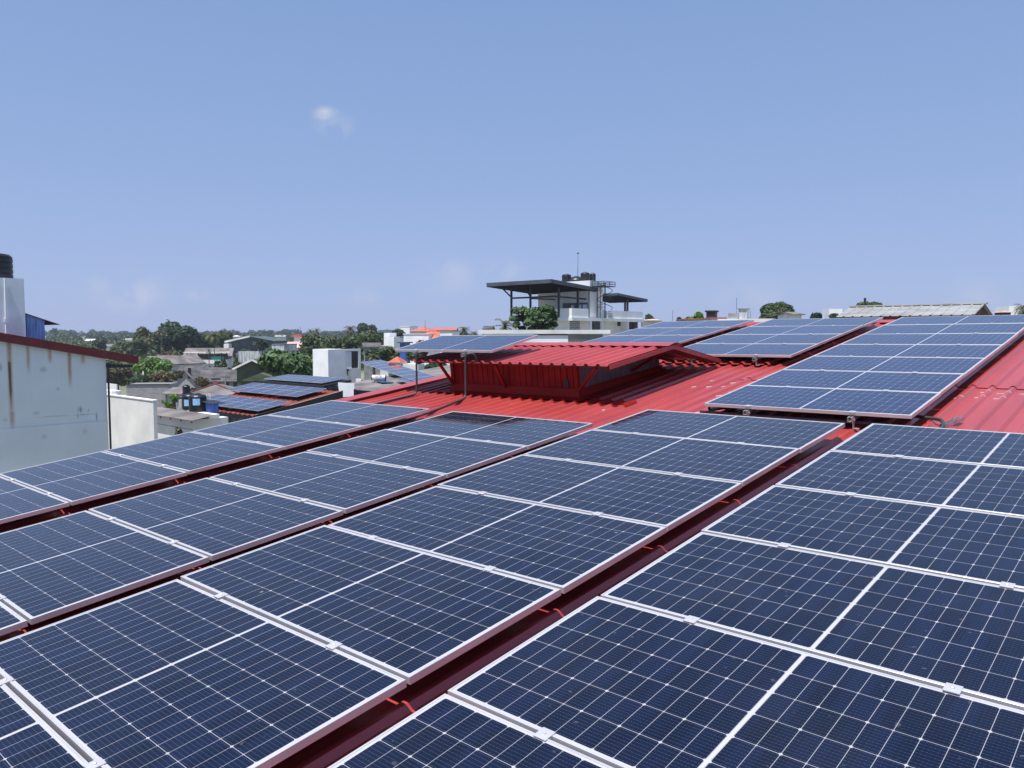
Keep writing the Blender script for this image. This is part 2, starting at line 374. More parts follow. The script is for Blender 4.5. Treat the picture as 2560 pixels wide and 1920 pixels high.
MAT['leaf_dark'] = leafmat('leaf_dark', (.012, .032, .012), (.035, .075, .022))
MAT['leaf_mid'] = leafmat('leaf_mid', (.022, .050, .014), (.070, .115, .030), (.10, .13, .04))
MAT['leaf_bright'] = leafmat('leaf_bright', (.035, .10, .012), (.12, .26, .035), (.17, .30, .05))
MAT['leaf_olive'] = leafmat('leaf_olive', (.035, .042, .016), (.10, .095, .038), (.15, .12, .055))
MAT['leaf_glossy'] = leafmat('leaf_glossy', (.018, .050, .014), (.060, .120, .030), (.11, .18, .06), .12)
MAT['leaf_far'] = leafmat('leaf_far', (.020, .045, .022), (.045, .085, .032))  # bluish distance haze is mixed into this leaf colour
MAT['palm_leaf'] = leafmat('palm_leaf', (.030, .055, .018), (.085, .115, .035), (.18, .17, .08))
MAT['dry_leaf'] = leafmat('dry_leaf', (.10, .08, .04), (.25, .20, .10))

# ================================================================ our roof
RH0 = -.19
def hr(y): return RH0 + max(0.0, .0236 * (y - 6.9))
def ribbed(mb, x0, x1, ys, hf, pitch=.19, rise=.032, ph=0.0, th=.0016, fn=rf, prof=None):
    """trapezoid-ribbed sheet running along y; hf(y) height; fn maps (x,y,h) to world"""
    prof = prof or ((0, 0), (.100, 0), (.122, rise * .92), (.131, rise), (.147, rise), (.156, rise * .92), (.180, 0))
    xs = []; k = math.floor((x0 - ph) / pitch)
    while ph + k * pitch < x1 + pitch:
        for dx, dz in prof:
            x = ph + k * pitch + dx * pitch / .19
            if x0 <= x <= x1: xs.append((x, dz))
        k += 1
    n = len(xs); vs = []; fs = []
    for y in ys:
        for x, dz in xs: vs.append(fn(x, y, hf(y) + dz))
    for y in ys:
        for x, dz in xs: vs.append(fn(x, y, hf(y) + dz - th))
    N = len(ys) * n
    for j in range(len(ys) - 1):
        for i in range(n - 1):
            a = j * n + i; fs.append((a, a + 1, a + n + 1, a + n)); fs.append((N + a, N + a + n, N + a + n + 1, N + a + 1))
    for i in range(n - 1):
        fs.append((i, N + i, N + i + 1, i + 1)); a = (len(ys) - 1) * n + i; fs.append((a, a + 1, N + a + 1, N + a))
    mb.add(vs, fs)
def yrange(a, b, st=1.0):
    n = max(1, int(math.ceil((b - a) / st))); return [a + (b - a) * i / n for i in range(n + 1)]
PH = .033 - .139                                # rib crests fall where the photo shows them
home = thing('red_roof_building', 'building in the foreground with a ribbed red metal roof carrying the large solar panels', 'building', rf(0, 0, 0) * 0)
mb = MB()
ribbed(mb, -7.50, 13.2, yrange(-5.5, 6.9, 1) + yrange(6.9, 9.3, 1)[1:], hr, ph=PH); ribbed(mb, -7.10, -2.3, yrange(9.302, 10.5, 1), hr, ph=PH)
mb.build('roof_sheet', MAT['red'], home)
mb = MB()
ribbed(mb, -2.6, 13.2, yrange(9.15, 14.86, 1), lambda y: hr(y) + .010, ph=PH)
mb.build('roof_sheet', MAT['red'], home)
mb = MB()
ribbed(mb, -7.10, -2.55, yrange(10.12, 14.86, 1), lambda y: hr(y) + .040, ph=PH)
mb.build('roof_sheet', MAT['red'], home)
RY = 14.9; RHT = hr(14.9)
# far slope beyond the ridge, falls away behind
mb = MB(); ribbed(mb, -7.50, 13.2, yrange(RY + .02, RY + 14, 2), lambda y: RHT - (y - RY) * .25, ph=PH); mb.build('roof_sheet', MAT['red'], home)
# ridge cap
mb = MB()
for (a, b) in ((-7.1, -3.2), (-3.17, 1.3), (1.33, 5.8), (5.83, 13.2)):
    p = [rf(x, y, h) for x, y, h in ((a, RY - .24, RHT + .042), (b, RY - .24, RHT + .042), (b, RY, RHT + .065), (a, RY, RHT + .065), (b, RY + .24, RHT + .0), (a, RY + .24, RHT + .0))]
    q = [v - UP * .004 for v in p]
    mb.add(p + q, [(0, 1, 2, 3), (3, 2, 4, 5), (6, 9, 8, 7), (9, 11, 10, 8), (0, 6, 7, 1), (5, 4, 10, 11), (1, 7, 8, 2), (0, 3, 9, 6), (2, 8, 10, 4), (3, 5, 11, 9)])
mb.build('ridge_cap', MAT['red'], home)
# verge flashing on the left edge
mb = MB()
for y0, y1 in ((-5.5, -1.0), (-1.02, 3.4), (3.38, 8.9), (8.9, 14.9)):
    for (a, b, h0, h1) in (((-7.62, -7.40, .066, .050) if y0 < 8.3 else (-7.22, -7.02, .03, .02)),):
        p = [rf(a, y0, hr(y0) + h0), rf(b, y0, hr(y0) + h1), rf(b, y1, hr(y1) + h1), rf(a, y1, hr(y1) + h0)]
        q = [v - UP * .012 for v in p]
        mb.add(p + q, [(0, 1, 2, 3), (7, 6, 5, 4), (0, 4, 5, 1), (2, 6, 7, 3), (1, 5, 6, 2), (3, 7, 4, 0)])
        p = [rf(a - .004, y0, hr(y0) - .22), rf(a + .008, y0, hr(y0) - .22), rf(a + .008, y1, hr(y1) - .22), rf(a - .004, y1, hr(y1) - .22),
             rf(a - .004, y0, hr(y0) + h0 - .003), rf(a + .008, y0, hr(y0) + h0 - .003), rf(a + .008, y1, hr(y1) + h0 - .003), rf(a - .004, y1, hr(y1) + h0 - .003)]
        mb.hexa(p)
mb.build('verge_flashing', MAT['red'], home)
# house walls below the roof
mb = MB()
za = min(rf(0, -5.2, RH0).z, 0) - .35; zb = rf(0, 14.9, RHT).z - .3; zc = rf(0, 28.6, RHT - 3.4).z - .3
x0, x1 = -7.3, 13.0; ya = rf(0, -5.2, 0).y; yb = rf(0, 14.9, 0).y; yc = rf(0, 28.4, -3).y
vs = []
for x in (x0, x1):
    vs += [(x, ya, GZ), (x, yb, GZ), (x, yc, GZ), (x, yc, zc), (x, yb, zb), (x, ya, za)]
mb.add(vs, [(0, 5, 4, 3, 2, 1), (6, 7, 8, 9, 10, 11), (0, 6, 11, 5), (2, 3, 9, 8), (3, 4, 10, 9), (4, 5, 11, 10), (0, 1, 2, 8, 7, 6)])
mb.build('wall', MAT['cream'], home)
# white sealant over screw lines
mb = MB()
def sealline(y, x0, x1, jit, seed):
    rn = random.Random(seed); k = math.floor((x0 - PH) / .19)
    while PH + k * .19 < x1:
        b = PH + k * .19
        if rn.random() < .85:
            yy = y + rn.uniform(-jit, jit); a0 = rn.uniform(.02, .1)
            pts = [(b + .095 - a0, .003), (b + .104, .004), (b + .127, .033), (b + .139, .037), (b + .151, .036), (b + .165, .018)]
            off = rn.uniform(-.01, .01); one = MB()
            for (p0, q0), (p1, q1) in zip(pts[:-1], pts[1:]):
                if p0 < x0: continue
                one.bar(rf(p0, yy + off * (p0 - b) * 8, hr(yy) + q0), rf(p1, yy + off * (p1 - b) * 8, hr(yy) + q1), rn.uniform(.008, .02), .005)
            if one.v: one.build('sealant', MAT['seal'], home)
        k += 1
sealline(8.62, .05, .95, .06, 3); sealline(8.9, .3, .9, .02, 8)
for i_, (x_, y_) in enumerate(((-2.95, 8.55), (-2.75, 8.6), (-2.58, 8.65), (-2.45, 8.7), (-2.35, 8.1), (-2.22, 7.9), (-2.05, 7.55), (-2.3, 8.35), (-2.55, 8.9), (-2.15, 7.2), (-3.35, 7.0), (-4.9, 7.0), (-2.9, 9.0))):
    h = hr(y_) + .004
    mb = MB(); mb.bar(rf(x_ - .035, y_, h), rf(x_ + .03, y_ + .03, h + .004), .018, .008)
    mb.build('sealant', MAT['seal'], home)

# ---------------------------------------------------------------- raised vent on the roof (sub-parts: sheets, struts, flashing)
X0, X1, Y0, Y1 = -6.42, -4.06, 7.47, 9.55
EY, EH, TY, TH, BY, BH = 7.14, .345, 8.67, .392, 10.02, -.005
def mh(y):                                      # underside height of the vent's roof
    return EH + (TH - EH) * (y - EY) / (TY - EY) if y < TY else TH + (BH - TH) * (y - TY) / (BY - TY)
def ribwall(mb, a, b, h0, h1, out, pitch=.105, d=.014, flip=False):
    """vertical sheet wall from a to b (x,y), heights functions of (x,y), ribs stand out along 'out'"""
    a = Vector(a); b = Vector(b); L = (b - a).length; u = (b - a) / L; n = int(L / pitch); pts = []
    for i in range(n + 1):
        for dx, dd in ((0, 0), (.080, 0), (.086, d), (.099, d), (.1049, 0)):
            s_ = i * pitch + dx
            if s_ <= L: pts.append((s_, dd))
    pts.append((L, 0))
    vs = []
    for s_, dd in pts:
        p = a + u * s_ + Vector(out) * dd
        vs += [rf(p.x, p.y, h0(p.x, p.y)), rf(p.x, p.y, h1(p.x, p.y))]
    mb.add(vs, [(2 * i, 2 * i + 2, 2 * i + 3, 2 * i + 1) for i in range(len(pts) - 1)])
vent = MB()
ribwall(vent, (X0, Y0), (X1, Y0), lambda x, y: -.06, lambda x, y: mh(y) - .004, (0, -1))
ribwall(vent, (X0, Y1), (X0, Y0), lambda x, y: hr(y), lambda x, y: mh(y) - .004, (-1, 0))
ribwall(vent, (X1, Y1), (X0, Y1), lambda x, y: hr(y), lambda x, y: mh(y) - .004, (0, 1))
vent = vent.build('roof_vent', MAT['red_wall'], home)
mb = MB(); ribwall(mb, (X1, Y0 + .05), (X1, Y1), lambda x, y: -.03, lambda x, y: mh(y) - .004, (1, 0), pitch=.15, d=.012)
mb.build('louvre_panel', mat('grey_louvre', (.15, .125, .14), .6, var=.12, scale=4), vent)
for x, y in ((X0, Y0), (X1, Y0)):
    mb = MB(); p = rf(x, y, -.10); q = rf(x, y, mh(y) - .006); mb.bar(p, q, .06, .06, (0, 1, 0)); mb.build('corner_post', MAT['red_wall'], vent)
mb = MB()                                       # flashing skirt: front, right, left
def skirt(a, b, oa, ob, ht, hb):
    ax, ay = a; bx, by = b
    p = [rf(ax, ay, ht), rf(bx, by, ht), rf(bx + ob[0], by + ob[1], hr(by + ob[1]) + hb), rf(ax + oa[0], ay + oa[1], hr(ay + oa[1]) + hb)]
    p2 = [rf(bx + ob[0] * 3.5, by + ob[1] * 3.5, hr(by) + .036), rf(ax + oa[0] * 3.5, ay + oa[1] * 3.5, hr(ay) + .036)]
    q = p + p2
    q += [v - UP * .003 for v in q]
    mb.add(q, [(0, 3, 2, 1), (3, 5, 4, 2), (6, 7, 8, 9), (9, 8, 10, 11), (5, 11, 10, 4)])
skirt((X0 - .02, Y0 - .02), (X1 + .02, Y0 - .02), (-.05, -.05), (.05, -.05), -.025, .05)
skirt((X1 + .02, Y0 - .02), (X1 + .02, Y1), (.05, -.05), (.05, .0), -.025, .05)
skirt((X0 - .02, Y1), (X0 - .02, Y0 - .02), (-.05, 0), (-.05, -.05), -.025, .05)
# wavy lap of the flashing sheet over the ribs in front
ribbed(mb, -6.75, -3.15, [7.23, 7.5], lambda y: hr(y) + .012, ph=PH)
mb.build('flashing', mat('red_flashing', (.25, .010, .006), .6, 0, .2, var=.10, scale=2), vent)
mb = MB()
for (xt, xb, yb_) in ((-6.40, -6.41, Y0), (-5.26, -5.33, Y0), (-3.52, -4.02, Y0)):
    mb = MB(); mb.bar(rf(xt, EY + .04, EH - .03), rf(xb, yb_ - .03, -.045), .035, .035); mb.build('strut', MAT['red_wall'], vent)
mb = MB(); mb.bar(rf(-3.45, 8.75, .33), rf(X1 + .03, 8.75, .02), .035, .035)
mb.build('strut', MAT['red_wall'], vent)
mb = MB(); 
mb.hexa([rf(-4.27, Y0 - .016, -.02), rf(-4.20, Y0 - .016, -.02), rf(-4.20, Y0 + .01, -.02), rf(-4.27, Y0 + .01, -.02), rf(-4.27, Y0 - .016, .09), rf(-4.20, Y0 - .016, .09), rf(-4.20, Y0 + .01, .09), rf(-4.27, Y0 + .01, .09)])
mb.build('wall_opening', MAT['black'], vent)
mb = MB()                                       # eave angle + rafters
mb.bar(rf(-6.98, EY + .07, EH - .012), rf(-3.36, EY + .07, EH - .012), .04, .03)
for x in (-6.9, -6.42, -4.06, -3.4):
    mb.bar(rf(x, EY + .05, EH - .03), rf(x, TY, TH - .03), .04, .045); mb.bar(rf(x, TY, TH - .03), rf(x, BY - .05, BH - .02), .04, .045)
mb.build('rafter', MAT['red_fasc'], vent)
mb = MB()
vp = ((0, 0), (.100, 0), (.122, .026), (.131, .030), (.147, .030), (.156, .026), (.180, 0))
ribbed(mb, -7.02, -3.29, [EY, EY + .4, EY + .9, TY], lambda y: mh(y), ph=-3.284 - .139 * .97, pitch=.1835, prof=vp)
ribbed(mb, -7.02, -3.29, [TY + .01, TY + .5, BY], lambda y: mh(y), ph=-3.284 - .139 * .97, pitch=.1835, prof=vp)
# folded gable trim
for (ya_, ha, yb_, hb) in ((EY, EH, TY, TH), (TY, TH, BY, BH)):
    mb.bar(rf(-3.285, ya_, ha - .012), rf(-3.285, yb_, hb - .012), .01, .055)
mb.build('vent_roof_sheet', MAT['red'], vent)
mb = MB()                                       # ridge cap with scalloped lower edge
for j, (xa, xb) in enumerate(((-7.05, -5.25), (-5.29, -3.24))):
    n = 22; pts = []
    for i in range(n + 1):
        x = xa + (xb - xa) * i / n
        wv = .010 * math.cos((x + 3.284) / .1835 * 2 * math.pi)
        pts.append((x, wv))
    vs = []
    for x, wv in pts:
        vs += [rf(x, TY - .20, mh(TY - .20) + .034 + wv), rf(x, TY - .04, TH + .050), rf(x, TY + .04, TH + .046), rf(x, TY + .2, mh(TY + .2) + .036)]
    fs = [(4 * i + k, 4 * i + 4 + k, 4 * i + 5 + k, 4 * i + 1 + k) for i in range(n) for k in range(3)]
    mb.add([tuple(Vector(v) + UP * .002 * j) for v in vs], fs)
    mb.add([tuple(Vector(v) - UP * (.002 - .002 * j)) for v in vs], [tuple(reversed(f)) for f in fs])
mb.build('ridge_cap', MAT['red'], vent)

# ---------------------------------------------------------------- solar panels
def panel_meshes(cellmat, frmat):
    fr = MB(); hl, hw, t_, lip = PL / 2, PW / 2, PT, .011
    o = [(-hl, -hw), (hl, -hw), (hl, hw), (-hl, hw)]; i_ = [(-hl + lip, -hw + lip), (hl - lip, -hw + lip), (hl - lip, hw - lip), (-hl + lip, hw - lip)]
    ii = [(-hl + .0015, -hw + .0015), (hl - .0015, -hw + .0015), (hl - .0015, hw - .0015), (-hl + .0015, hw - .0015)]
    for k in range(4):
        a, b = k, (k + 1) % 4
        vs = [(*o[a], -t_), (*o[b], -t_), (*o[a], -.0012), (*o[b], -.0012), (*ii[a], 0), (*ii[b], 0), (*i_[a], 0), (*i_[b], 0), (*i_[a], -.005), (*i_[b], -.005),
              (o[a][0] * .985, o[a][1] * .97, -t_), (o[b][0] * .985, o[b][1] * .97, -t_), (*i_[a], -.008), (*i_[b], -.008)]
        fr.add(vs, [(0, 1, 3, 2), (2, 3, 5, 4), (4, 5, 7, 6), (6, 7, 9, 8), (0, 10, 11, 1)])
    f = fr.build('frame', frmat)
    g = MB(); gl, gw = hl - lip, hw - lip
    g.add([(-gl, -gw, -.0025), (gl, -gw, -.0025), (gl, gw, -.0025), (-gl, gw, -.0025)], [(0, 1, 2, 3)])
    go = g.build('glass', cellmat)
    b = MB(); b.box(-gl, gl, -gw, gw, -.009, -.006)
    bo = b.build('backsheet', MAT['backsheet'])
    return f, go, bo
c = MB()
def clampmb():
    c = MB(); c.box(-.028, .028, -.030, .030, .0006, .0042); c.box(-.028, .028, -.009, .009, -.03, .0006)
    c.lathe([(.0075, .0042), (.0075, .0095), (.0055, .011)], n=6); return c
cl_ = clampmb()
def make_panel(cellmat, frmat=None, clamps=True):
    e = empty('solar_module')
    for o in panel_meshes(cellmat, frmat or MAT['alu']): o.parent = e
    if clamps:
        for x in (-.535, .525):
            k = cl_.build('mid_clamp', MAT['alu']); k.parent = e; k.location = (x, -PGAP / 2, 0)
    return e
MR3 = M.copy()
def panel_matrix(xc, yc, h, tilt=0.0, rx=0.0):
    rot = (M @ Matrix.Rotation(tilt, 3, 'X') @ Matrix.Rotation(rx, 3, 'Y')).to_4x4()
    return Matrix.Translation(rf(xc, yc, h)) @ rot
ORD = ['topmost', 'second', 'third', 'fourth', 'fifth', 'sixth', 'seventh', 'eighth']
proto_front = make_panel(MAT['cells']); proto_rear = make_panel(MAT['cells_blue'])
first = {'f': True, 'r': True}
COLS = [
    # key, x of left edge, y of top edge, height, tilt, rows, proto, wording
    ('A', -7.208, 5.760, -.023, 0, 7, 'f', 'front column at the roof left edge'),
    ('B', -4.668, 5.738, -.0235, 0, 7, 'f', 'front column before the red vent'),
    ('C', -2.366, 6.485, -.010, 0, 7, 'f', 'front column left of the wide red gap'),
    ('D', -.040, 6.489, 0, 0, 7, 'f', 'front column right of the wide red gap'),
    ('H', -1.929, 14.298, .1658, .0236, 7, 'r', 'rear column next to the bare red roof'),
    ('G', -4.3635, 14.357, .1632, .0236, 4, 'r', 'middle rear column behind the vent'),
    ('F', -6.803, 14.300, .1705, .0236, 4, 'r', 'leftmost rear column behind the vent'),
    ('E', -7.357, 8.178, .6219, .0903, 1, 'r', ''),
]
rn = random.Random(5)
for (key, x0, y0, h, tl, rows, pr, word) in COLS:
    for i in range(rows):
        if key == 'A' and i > 5: continue
        src = proto_front if pr == 'f' else proto_rear
        if first[pr]: o = src; first[pr] = False
        else: o = copy_tree(src)
        yc = y0 - i * PGAP - PW / 2
        if key in 'HGF': hh = h + (yc - 14.2) * math.tan(tl)
        elif key == 'E': hh = h - (PW / 2) * math.tan(tl)
        else: hh = h
        o.matrix_world = panel_matrix(x0 + 1.05 + rn.uniform(-.004, .004), yc + rn.uniform(-.002, .002), hh + rn.uniform(-.0015, .0015), tl + rn.uniform(-.003, .003), rn.uniform(-.0025, .0025))
        if key == 'E': tag(o, 'single solar panel raised over the left end of the red roof vent', 'solar panel', 'solar panels on the red roof')
        else: tag(o, '%s solar panel from the top in the %s' % (ORD[i], word), 'solar panel', 'solar panels on the red roof')
        if i == rows - 1 and key in 'EFGH':       # the lowest panels have end clamps instead of mid clamps
            for ch in [q for q in COL.objects if q.parent == o and q.name.startswith('mid_clamp')]:
                ch.location.y = -PW / 2 - .008; ch.name = 'end_clamp'

# ---------------------------------------------------------------- rails
def rail(x, ya, yb, hf, label, feet):
    e = thing('mounting_rail', label, 'rail', rf(x, ya, 0), group='aluminium rails under the panels')
    o_ = Vector(rf(x, ya, 0)); m_ = MB()
    def L(x_, y_, h_): return rf(x_, y_, h_) - o_
    for (dx0, dx1, d0, d1) in ((-.02, .02, -.045, -.040), (-.02, -.016, -.040, 0), (.016, .02, -.040, 0), (-.016, -.006, -.004, 0), (.006, .016, -.004, 0)):
        m_.hexa([L(x + dx0, ya, hf(ya) + d0), L(x + dx1, ya, hf(ya) + d0), L(x + dx1, yb, hf(yb) + d0), L(x + dx0, yb, hf(yb) + d0),
                 L(x + dx0, ya, hf(ya) + d1), L(x + dx1, ya, hf(ya) + d1), L(x + dx1, yb, hf(yb) + d1), L(x + dx0, yb, hf(yb) + d1)])
    m_.build('rail_profile', MAT['alu_dull'], e)
    for fy in feet:
        g = MB(); b = hr(fy) + .03; t_ = hf(fy) - .012
        def bx(a0, a1, c0, c1, z0, z1): g.hexa([L(x + a0, fy + c0, z0), L(x + a1, fy + c0, z0), L(x + a1, fy + c1, z0), L(x + a0, fy + c1, z0), L(x + a0, fy + c0, z1), L(x + a1, fy + c0, z1), L(x + a1, fy + c1, z1), L(x + a0, fy + c1, z1)])
        bx(.022, .028, -.022, .022, b, t_); bx(.028, .075, -.022, .022, b, b + .005); bx(.028, .04, -.008, .008, t_ - .025, t_ - .01)
        g.build('foot_bracket', MAT['alu_dull'], e)
for (key, x0, y0, h, tl, rows, pr, word) in COLS:
    for j, dx in enumerate((.535 - .02, 1.575)):
        side = 'left' if j == 0 else 'right'
        if key in 'HGF':
            hf = lambda y, h=h, tl=tl: h + (y - 14.2) * math.tan(tl) - PT - .001
            ya, yb = y0 - rows * PGAP - .07, y0 - .05; feet = (ya + .04, ya + 1.3, ya + 2.6)
        elif key == 'E':
            hf = lambda y, h=h, tl=tl, y0=y0: h + (y - y0) * math.tan(tl) - PT - .001
            ya, yb = y0 - PGAP - .06, y0 - .03; feet = (yb - .12,)
        else:
            hf = lambda y, h=h: h - PT - .001
            ya, yb = y0 - rows * PGAP, y0 + (.0 if key != 'C' else .02); feet = (yb - .3, yb - 1.6)
        if key == 'E': rail(x0 + dx, ya, yb, hf, '%s aluminium rail under the single raised panel over the red vent' % side, ())
        else: rail(x0 + dx, ya, yb, hf, '%s aluminium rail under the panels of the %s' % (side, word), feet)

# ---------------------------------------------------------------- conduits
def conduit(pts, r, label, n=10, clips=()):
    b = MB(); P0 = pts; out_ = []
    for i, p in enumerate(P0):                   # round the corners
        p = Vector(p)
        if 0 < i < len(P0) - 1:
            a = (Vector(P0[i - 1]) - p); c2 = (Vector(P0[i + 1]) - p); rr = min(.09, a.length * .45, c2.length * .45)
            a = p + a.normalized() * rr; c2 = p + c2.normalized() * rr
            for k in range(6):
                t = k / 5; out_.append(a * (1 - t) ** 2 + p * 2 * t * (1 - t) + c2 * t * t)
        else: out_.append(p)
    o_ = out_[0].copy()
    b.tube([q - o_ for q in out_], r, n)
    e = thing('cable_conduit', label, 'conduit', o_, group='grey cable conduits')
    b.build('tube', MAT['pipe'], e, smooth=True)
    m_ = MB()
    for q in clips: q = Vector(q) - o_; m_.lathe([(r + .004, q.z - .012), (r + .004, q.z + .012)], q.x, q.y, 10)
    if clips: m_.build('coupling', MAT['pipe'], e)
    return e
q1 = rf(-6.80, 7.02, -.14); q1t = Vector((q1.x, q1.y, rf(-6.80, 7.02, .50).z))
conduit([rf(-6.80, 1.2, -.145), q1, q1t, q1t + Vector((.09, .10, 0)), q1t + Vector((.10, .14, -.12))], .0155, 'thin grey conduit bent down from the left corner of the raised panel')
q2 = rf(-5.70, 6.98, -.14); q2t = Vector((q2.x, q2.y, rf(-5.70, 6.98, .50).z))
conduit([rf(-4.93, 1.0, -.145), rf(-5.1, 4.6, -.145), rf(-5.5, 6.3, -.145), q2, q2t, q2t + Vector((.09, .10, 0)), q2t + Vector((.10, .14, -.12))], .0155, 'thick grey conduit bent down in front of the red vent wall')
conduit([rf(-1.2, 7.75, -.12), rf(-.4, 7.6, -.12), rf(.1, 7.42, -.12), rf(.32, 7.36, -.12), rf(.40, 7.1, -.12), rf(.42, 6.6, -.12)], .017, 'grey conduit curving out from under the rear panels beside a channel bracket')
conduit([rf(-2.0, 6.98, -.11), rf(-.4, 6.98, -.115), rf(-.02, 7.0, -.115), rf(.06, 6.6, -.12), rf(.06, 5.8, -.12)], .015, 'short grey conduit crossing the red gap between the column ends')
# open pipe end under the corner of the rear column
e = thing('conduit_stub', 'short open pipe end under the front left corner of the rear panels', 'conduit', rf(-2.0, 7.2, -.12))
b = MB(); b.tube([rf(-2.0, 7.19, -.125) - rf(-2.0, 7.2, -.12), rf(-1.72, 7.7, -.125) - rf(-2.0, 7.2, -.12)], .03, 14, caps=False)
b.tube([rf(-1.999, 7.191, -.125) - rf(-2.0, 7.2, -.12), rf(-1.719, 7.701, -.125) - rf(-2.0, 7.2, -.12)], .025, 14, caps=False)
b.build('tube', MAT['pipe'], e, smooth=True)
# strut channel bracket on the roof at right
e = thing('channel_bracket', 'perforated galvanised channel piece lying on the red roof by the conduit', 'bracket', rf(.42, 7.3, -.15))
b = MB(); o_ = rf(.42, 7.3, -.15)
def Lc(x, y, h): return rf(.42 + x, 7.3 + y, -.15 + h) - o_
for (a0, a1, z0, z1) in ((-.02, .02, .0, .004), (-.022, -.018, 0, .04), (.018, .022, 0, .04)):
    b.hexa([Lc(a0 - .04, -.2, z0), Lc(a1 - .04, -.2, z0), Lc(a1 + .04, .2, z0), Lc(a0 + .04, .2, z0), Lc(a0 - .04, -.2, z1), Lc(a1 - .04, -.2, z1), Lc(a1 + .04, .2, z1), Lc(a0 + .04, .2, z1)])
b.build('channel', MAT['alu_dull'], e)
b = MB(); b.tube([Lc(.0, .02, .01), Lc(.0, .02, .07)], .006, 6); b.build('bolt', MAT['alu_dull'], e)
#BACKGROUND
# ================================================================ background helpers
def ratio(px):
    d = M @ ray(px, 835); return d.dot(RH) / d.dot(FH)
def along(o, dv, px):
    """point on the horizontal line o + t*dv that stands in photo column px"""
    r = ratio(px); q = o - CW
    t = (r * q.dot(FH) - q.dot(RH)) / (dv.dot(RH) - r * dv.dot(FH)); return o + dv * t
AX = Vector((1, 0, 0)); AY = Vector((0, 1, 0))
def zpy(py, p):
    """height seen in photo row py at the horizontal place of p"""
    q = Vector((p.x, p.y, 0)) - CW; v = q.dot(FH); u = q.dot(RH)
    px = 1280 + F * u / v                    # small pitch correction through the full ray
    for _ in range(3):
        d = M @ ray(px, py); k = v / d.dot(FH); px += (u - k * d.dot(RH)) / v * F
    return (CW + d * k).z
def onX(px, py, X): d = M @ ray(px, py); return CW + d * ((X - CW.x) / d.x)
def at(e, o):
    o.parent = e; o.matrix_parent_inverse = e.matrix_world.inverted() if e.matrix_world != Matrix() else Matrix(); return o
def wthing(name, label, cat, base, group=None): return thing(name, label, cat, base, group=group)
def wbuild(mb, name, m_, e, smooth=False):
    """mesh written in world coordinates, re-based to its thing e (unrotated)"""
    mb.v = [tuple(Vector(v) - e.location) for v in mb.v]; return mb.build(name, m_, e, smooth)
def corner_box(pxL, pxC, pxR, D):
    """axis-parallel footprint whose near corner stands in column pxC at distance D"""
    c = P(pxC, D); l = along(c, -AX, pxL); r = along(c, AY, pxR)
    return l.x, c.x, c.y, r.y, c              # x0, x1, y0, y1, corner
def tank(label, base, r, h, group='black plastic water tanks', ribs=7, lab=None, m_=None):
    e = thing('water_tank', label, 'water tank', base, group=group)
    b = MB(); pr = [(r * .97, 0)]; hb = h * .80
    for i in range(ribs):
        z0 = hb * (i + .15) / ribs; z1 = hb * (i + .85) / ribs
        pr += [(r, z0), (r, z1), (r * .965, z1 + hb * .05 / ribs), (r * .965, z1 + hb * .22 / ribs)]
    pr += [(r, hb + .01), (r * .97, h * .85), (r * .85, h * .92), (r * .45, h * .965), (r * .34, h * .97)]
    b.lathe(pr, n=28); b.build('tank_body', m_ or MAT['black'], e, smooth=False)
    b = MB(); b.lathe([(r * .36, h * .965), (r * .36, h), (r * .1, h * 1.02)], n=18); b.build('lid', m_ or MAT['black'], e)
    if lab:
        az, zz, w_, hh = lab; b = MB(); rr = r * 1.012; n = 8
        vs = []; 
        for i in range(n + 1):
            t = az + (i / n - .5) * w_ / r
            vs += [(rr * math.cos(t), rr * math.sin(t), zz), (rr * math.cos(t), rr * math.sin(t), zz + hh)]
        b.add(vs, [(2 * i, 2 * i + 2, 2 * i + 3, 2 * i + 1) for i in range(n)]); b.build('label_sticker', MAT['label'], e)
    return e
VIEWAZ = math.atan2(-FH.y, -FH.x)            # direction from far things back to the camera
def sheetbox(mb, x0, x1, y0, y1, z0, z1, pitch=.2, d=.03):
    """upright ribbed sheet cladding round a box (world axes)"""
    def run(a, b, n_):
        L = (b - a).length; u = (b - a).normalized(); k = max(1, int(L / pitch)); vs = []
        for i in range(k + 1):
            for f_, dd in ((0, 0), (.5, 0), (.6, d), (.9, d)):
                s_ = min(L, (i + f_) * L / k)
                p = a + u * s_ + n_ * dd; vs += [(p.x, p.y, z0), (p.x, p.y, z1)]
        mb.add(vs, [(2 * i, 2 * i + 2, 2 * i + 3, 2 * i + 1) for i in range(len(vs) // 2 - 1)])
    V = Vector
    run(V((x0, y0, 0)), V((x1, y0, 0)), V((0, -1, 0))); run(V((x1, y0, 0)), V((x1, y1, 0)), V((1, 0, 0)))
    run(V((x1, y1, 0)), V((x0, y1, 0)), V((0, 1, 0))); run(V((x0, y1, 0)), V((x0, y0, 0)), V((-1, 0, 0)))
# ---------------------------------------------------------------- ground
def terrain(D):
    t = min(1, max(0, (D - 330) / 700)); return GZ + 6.5 * t * t * (3 - 2 * t)
b = MB(); ds = [-300, -40, 60, 120, 200, 300, 380, 460, 560, 680, 820, 1000, 1300, 1600]; us = [-1600, -1300, -1000, -500, -250, 0, 250, 500, 1000, 1300, 1600]
for d_ in ds:
    for u_ in us:
        q = CW + FH * d_ + RH * u_; b.v.append((q.x, q.y, terrain(d_)))
n_ = len(us)
for j in range(len(ds) - 1):
    for i in range(n_ - 1): b.f.append((j * n_ + i, j * n_ + i + 1, (j + 1) * n_ + i + 1, (j + 1) * n_ + i)); b.m.append(0)
tag(b.build('ground', MAT['ground']), kind='structure')

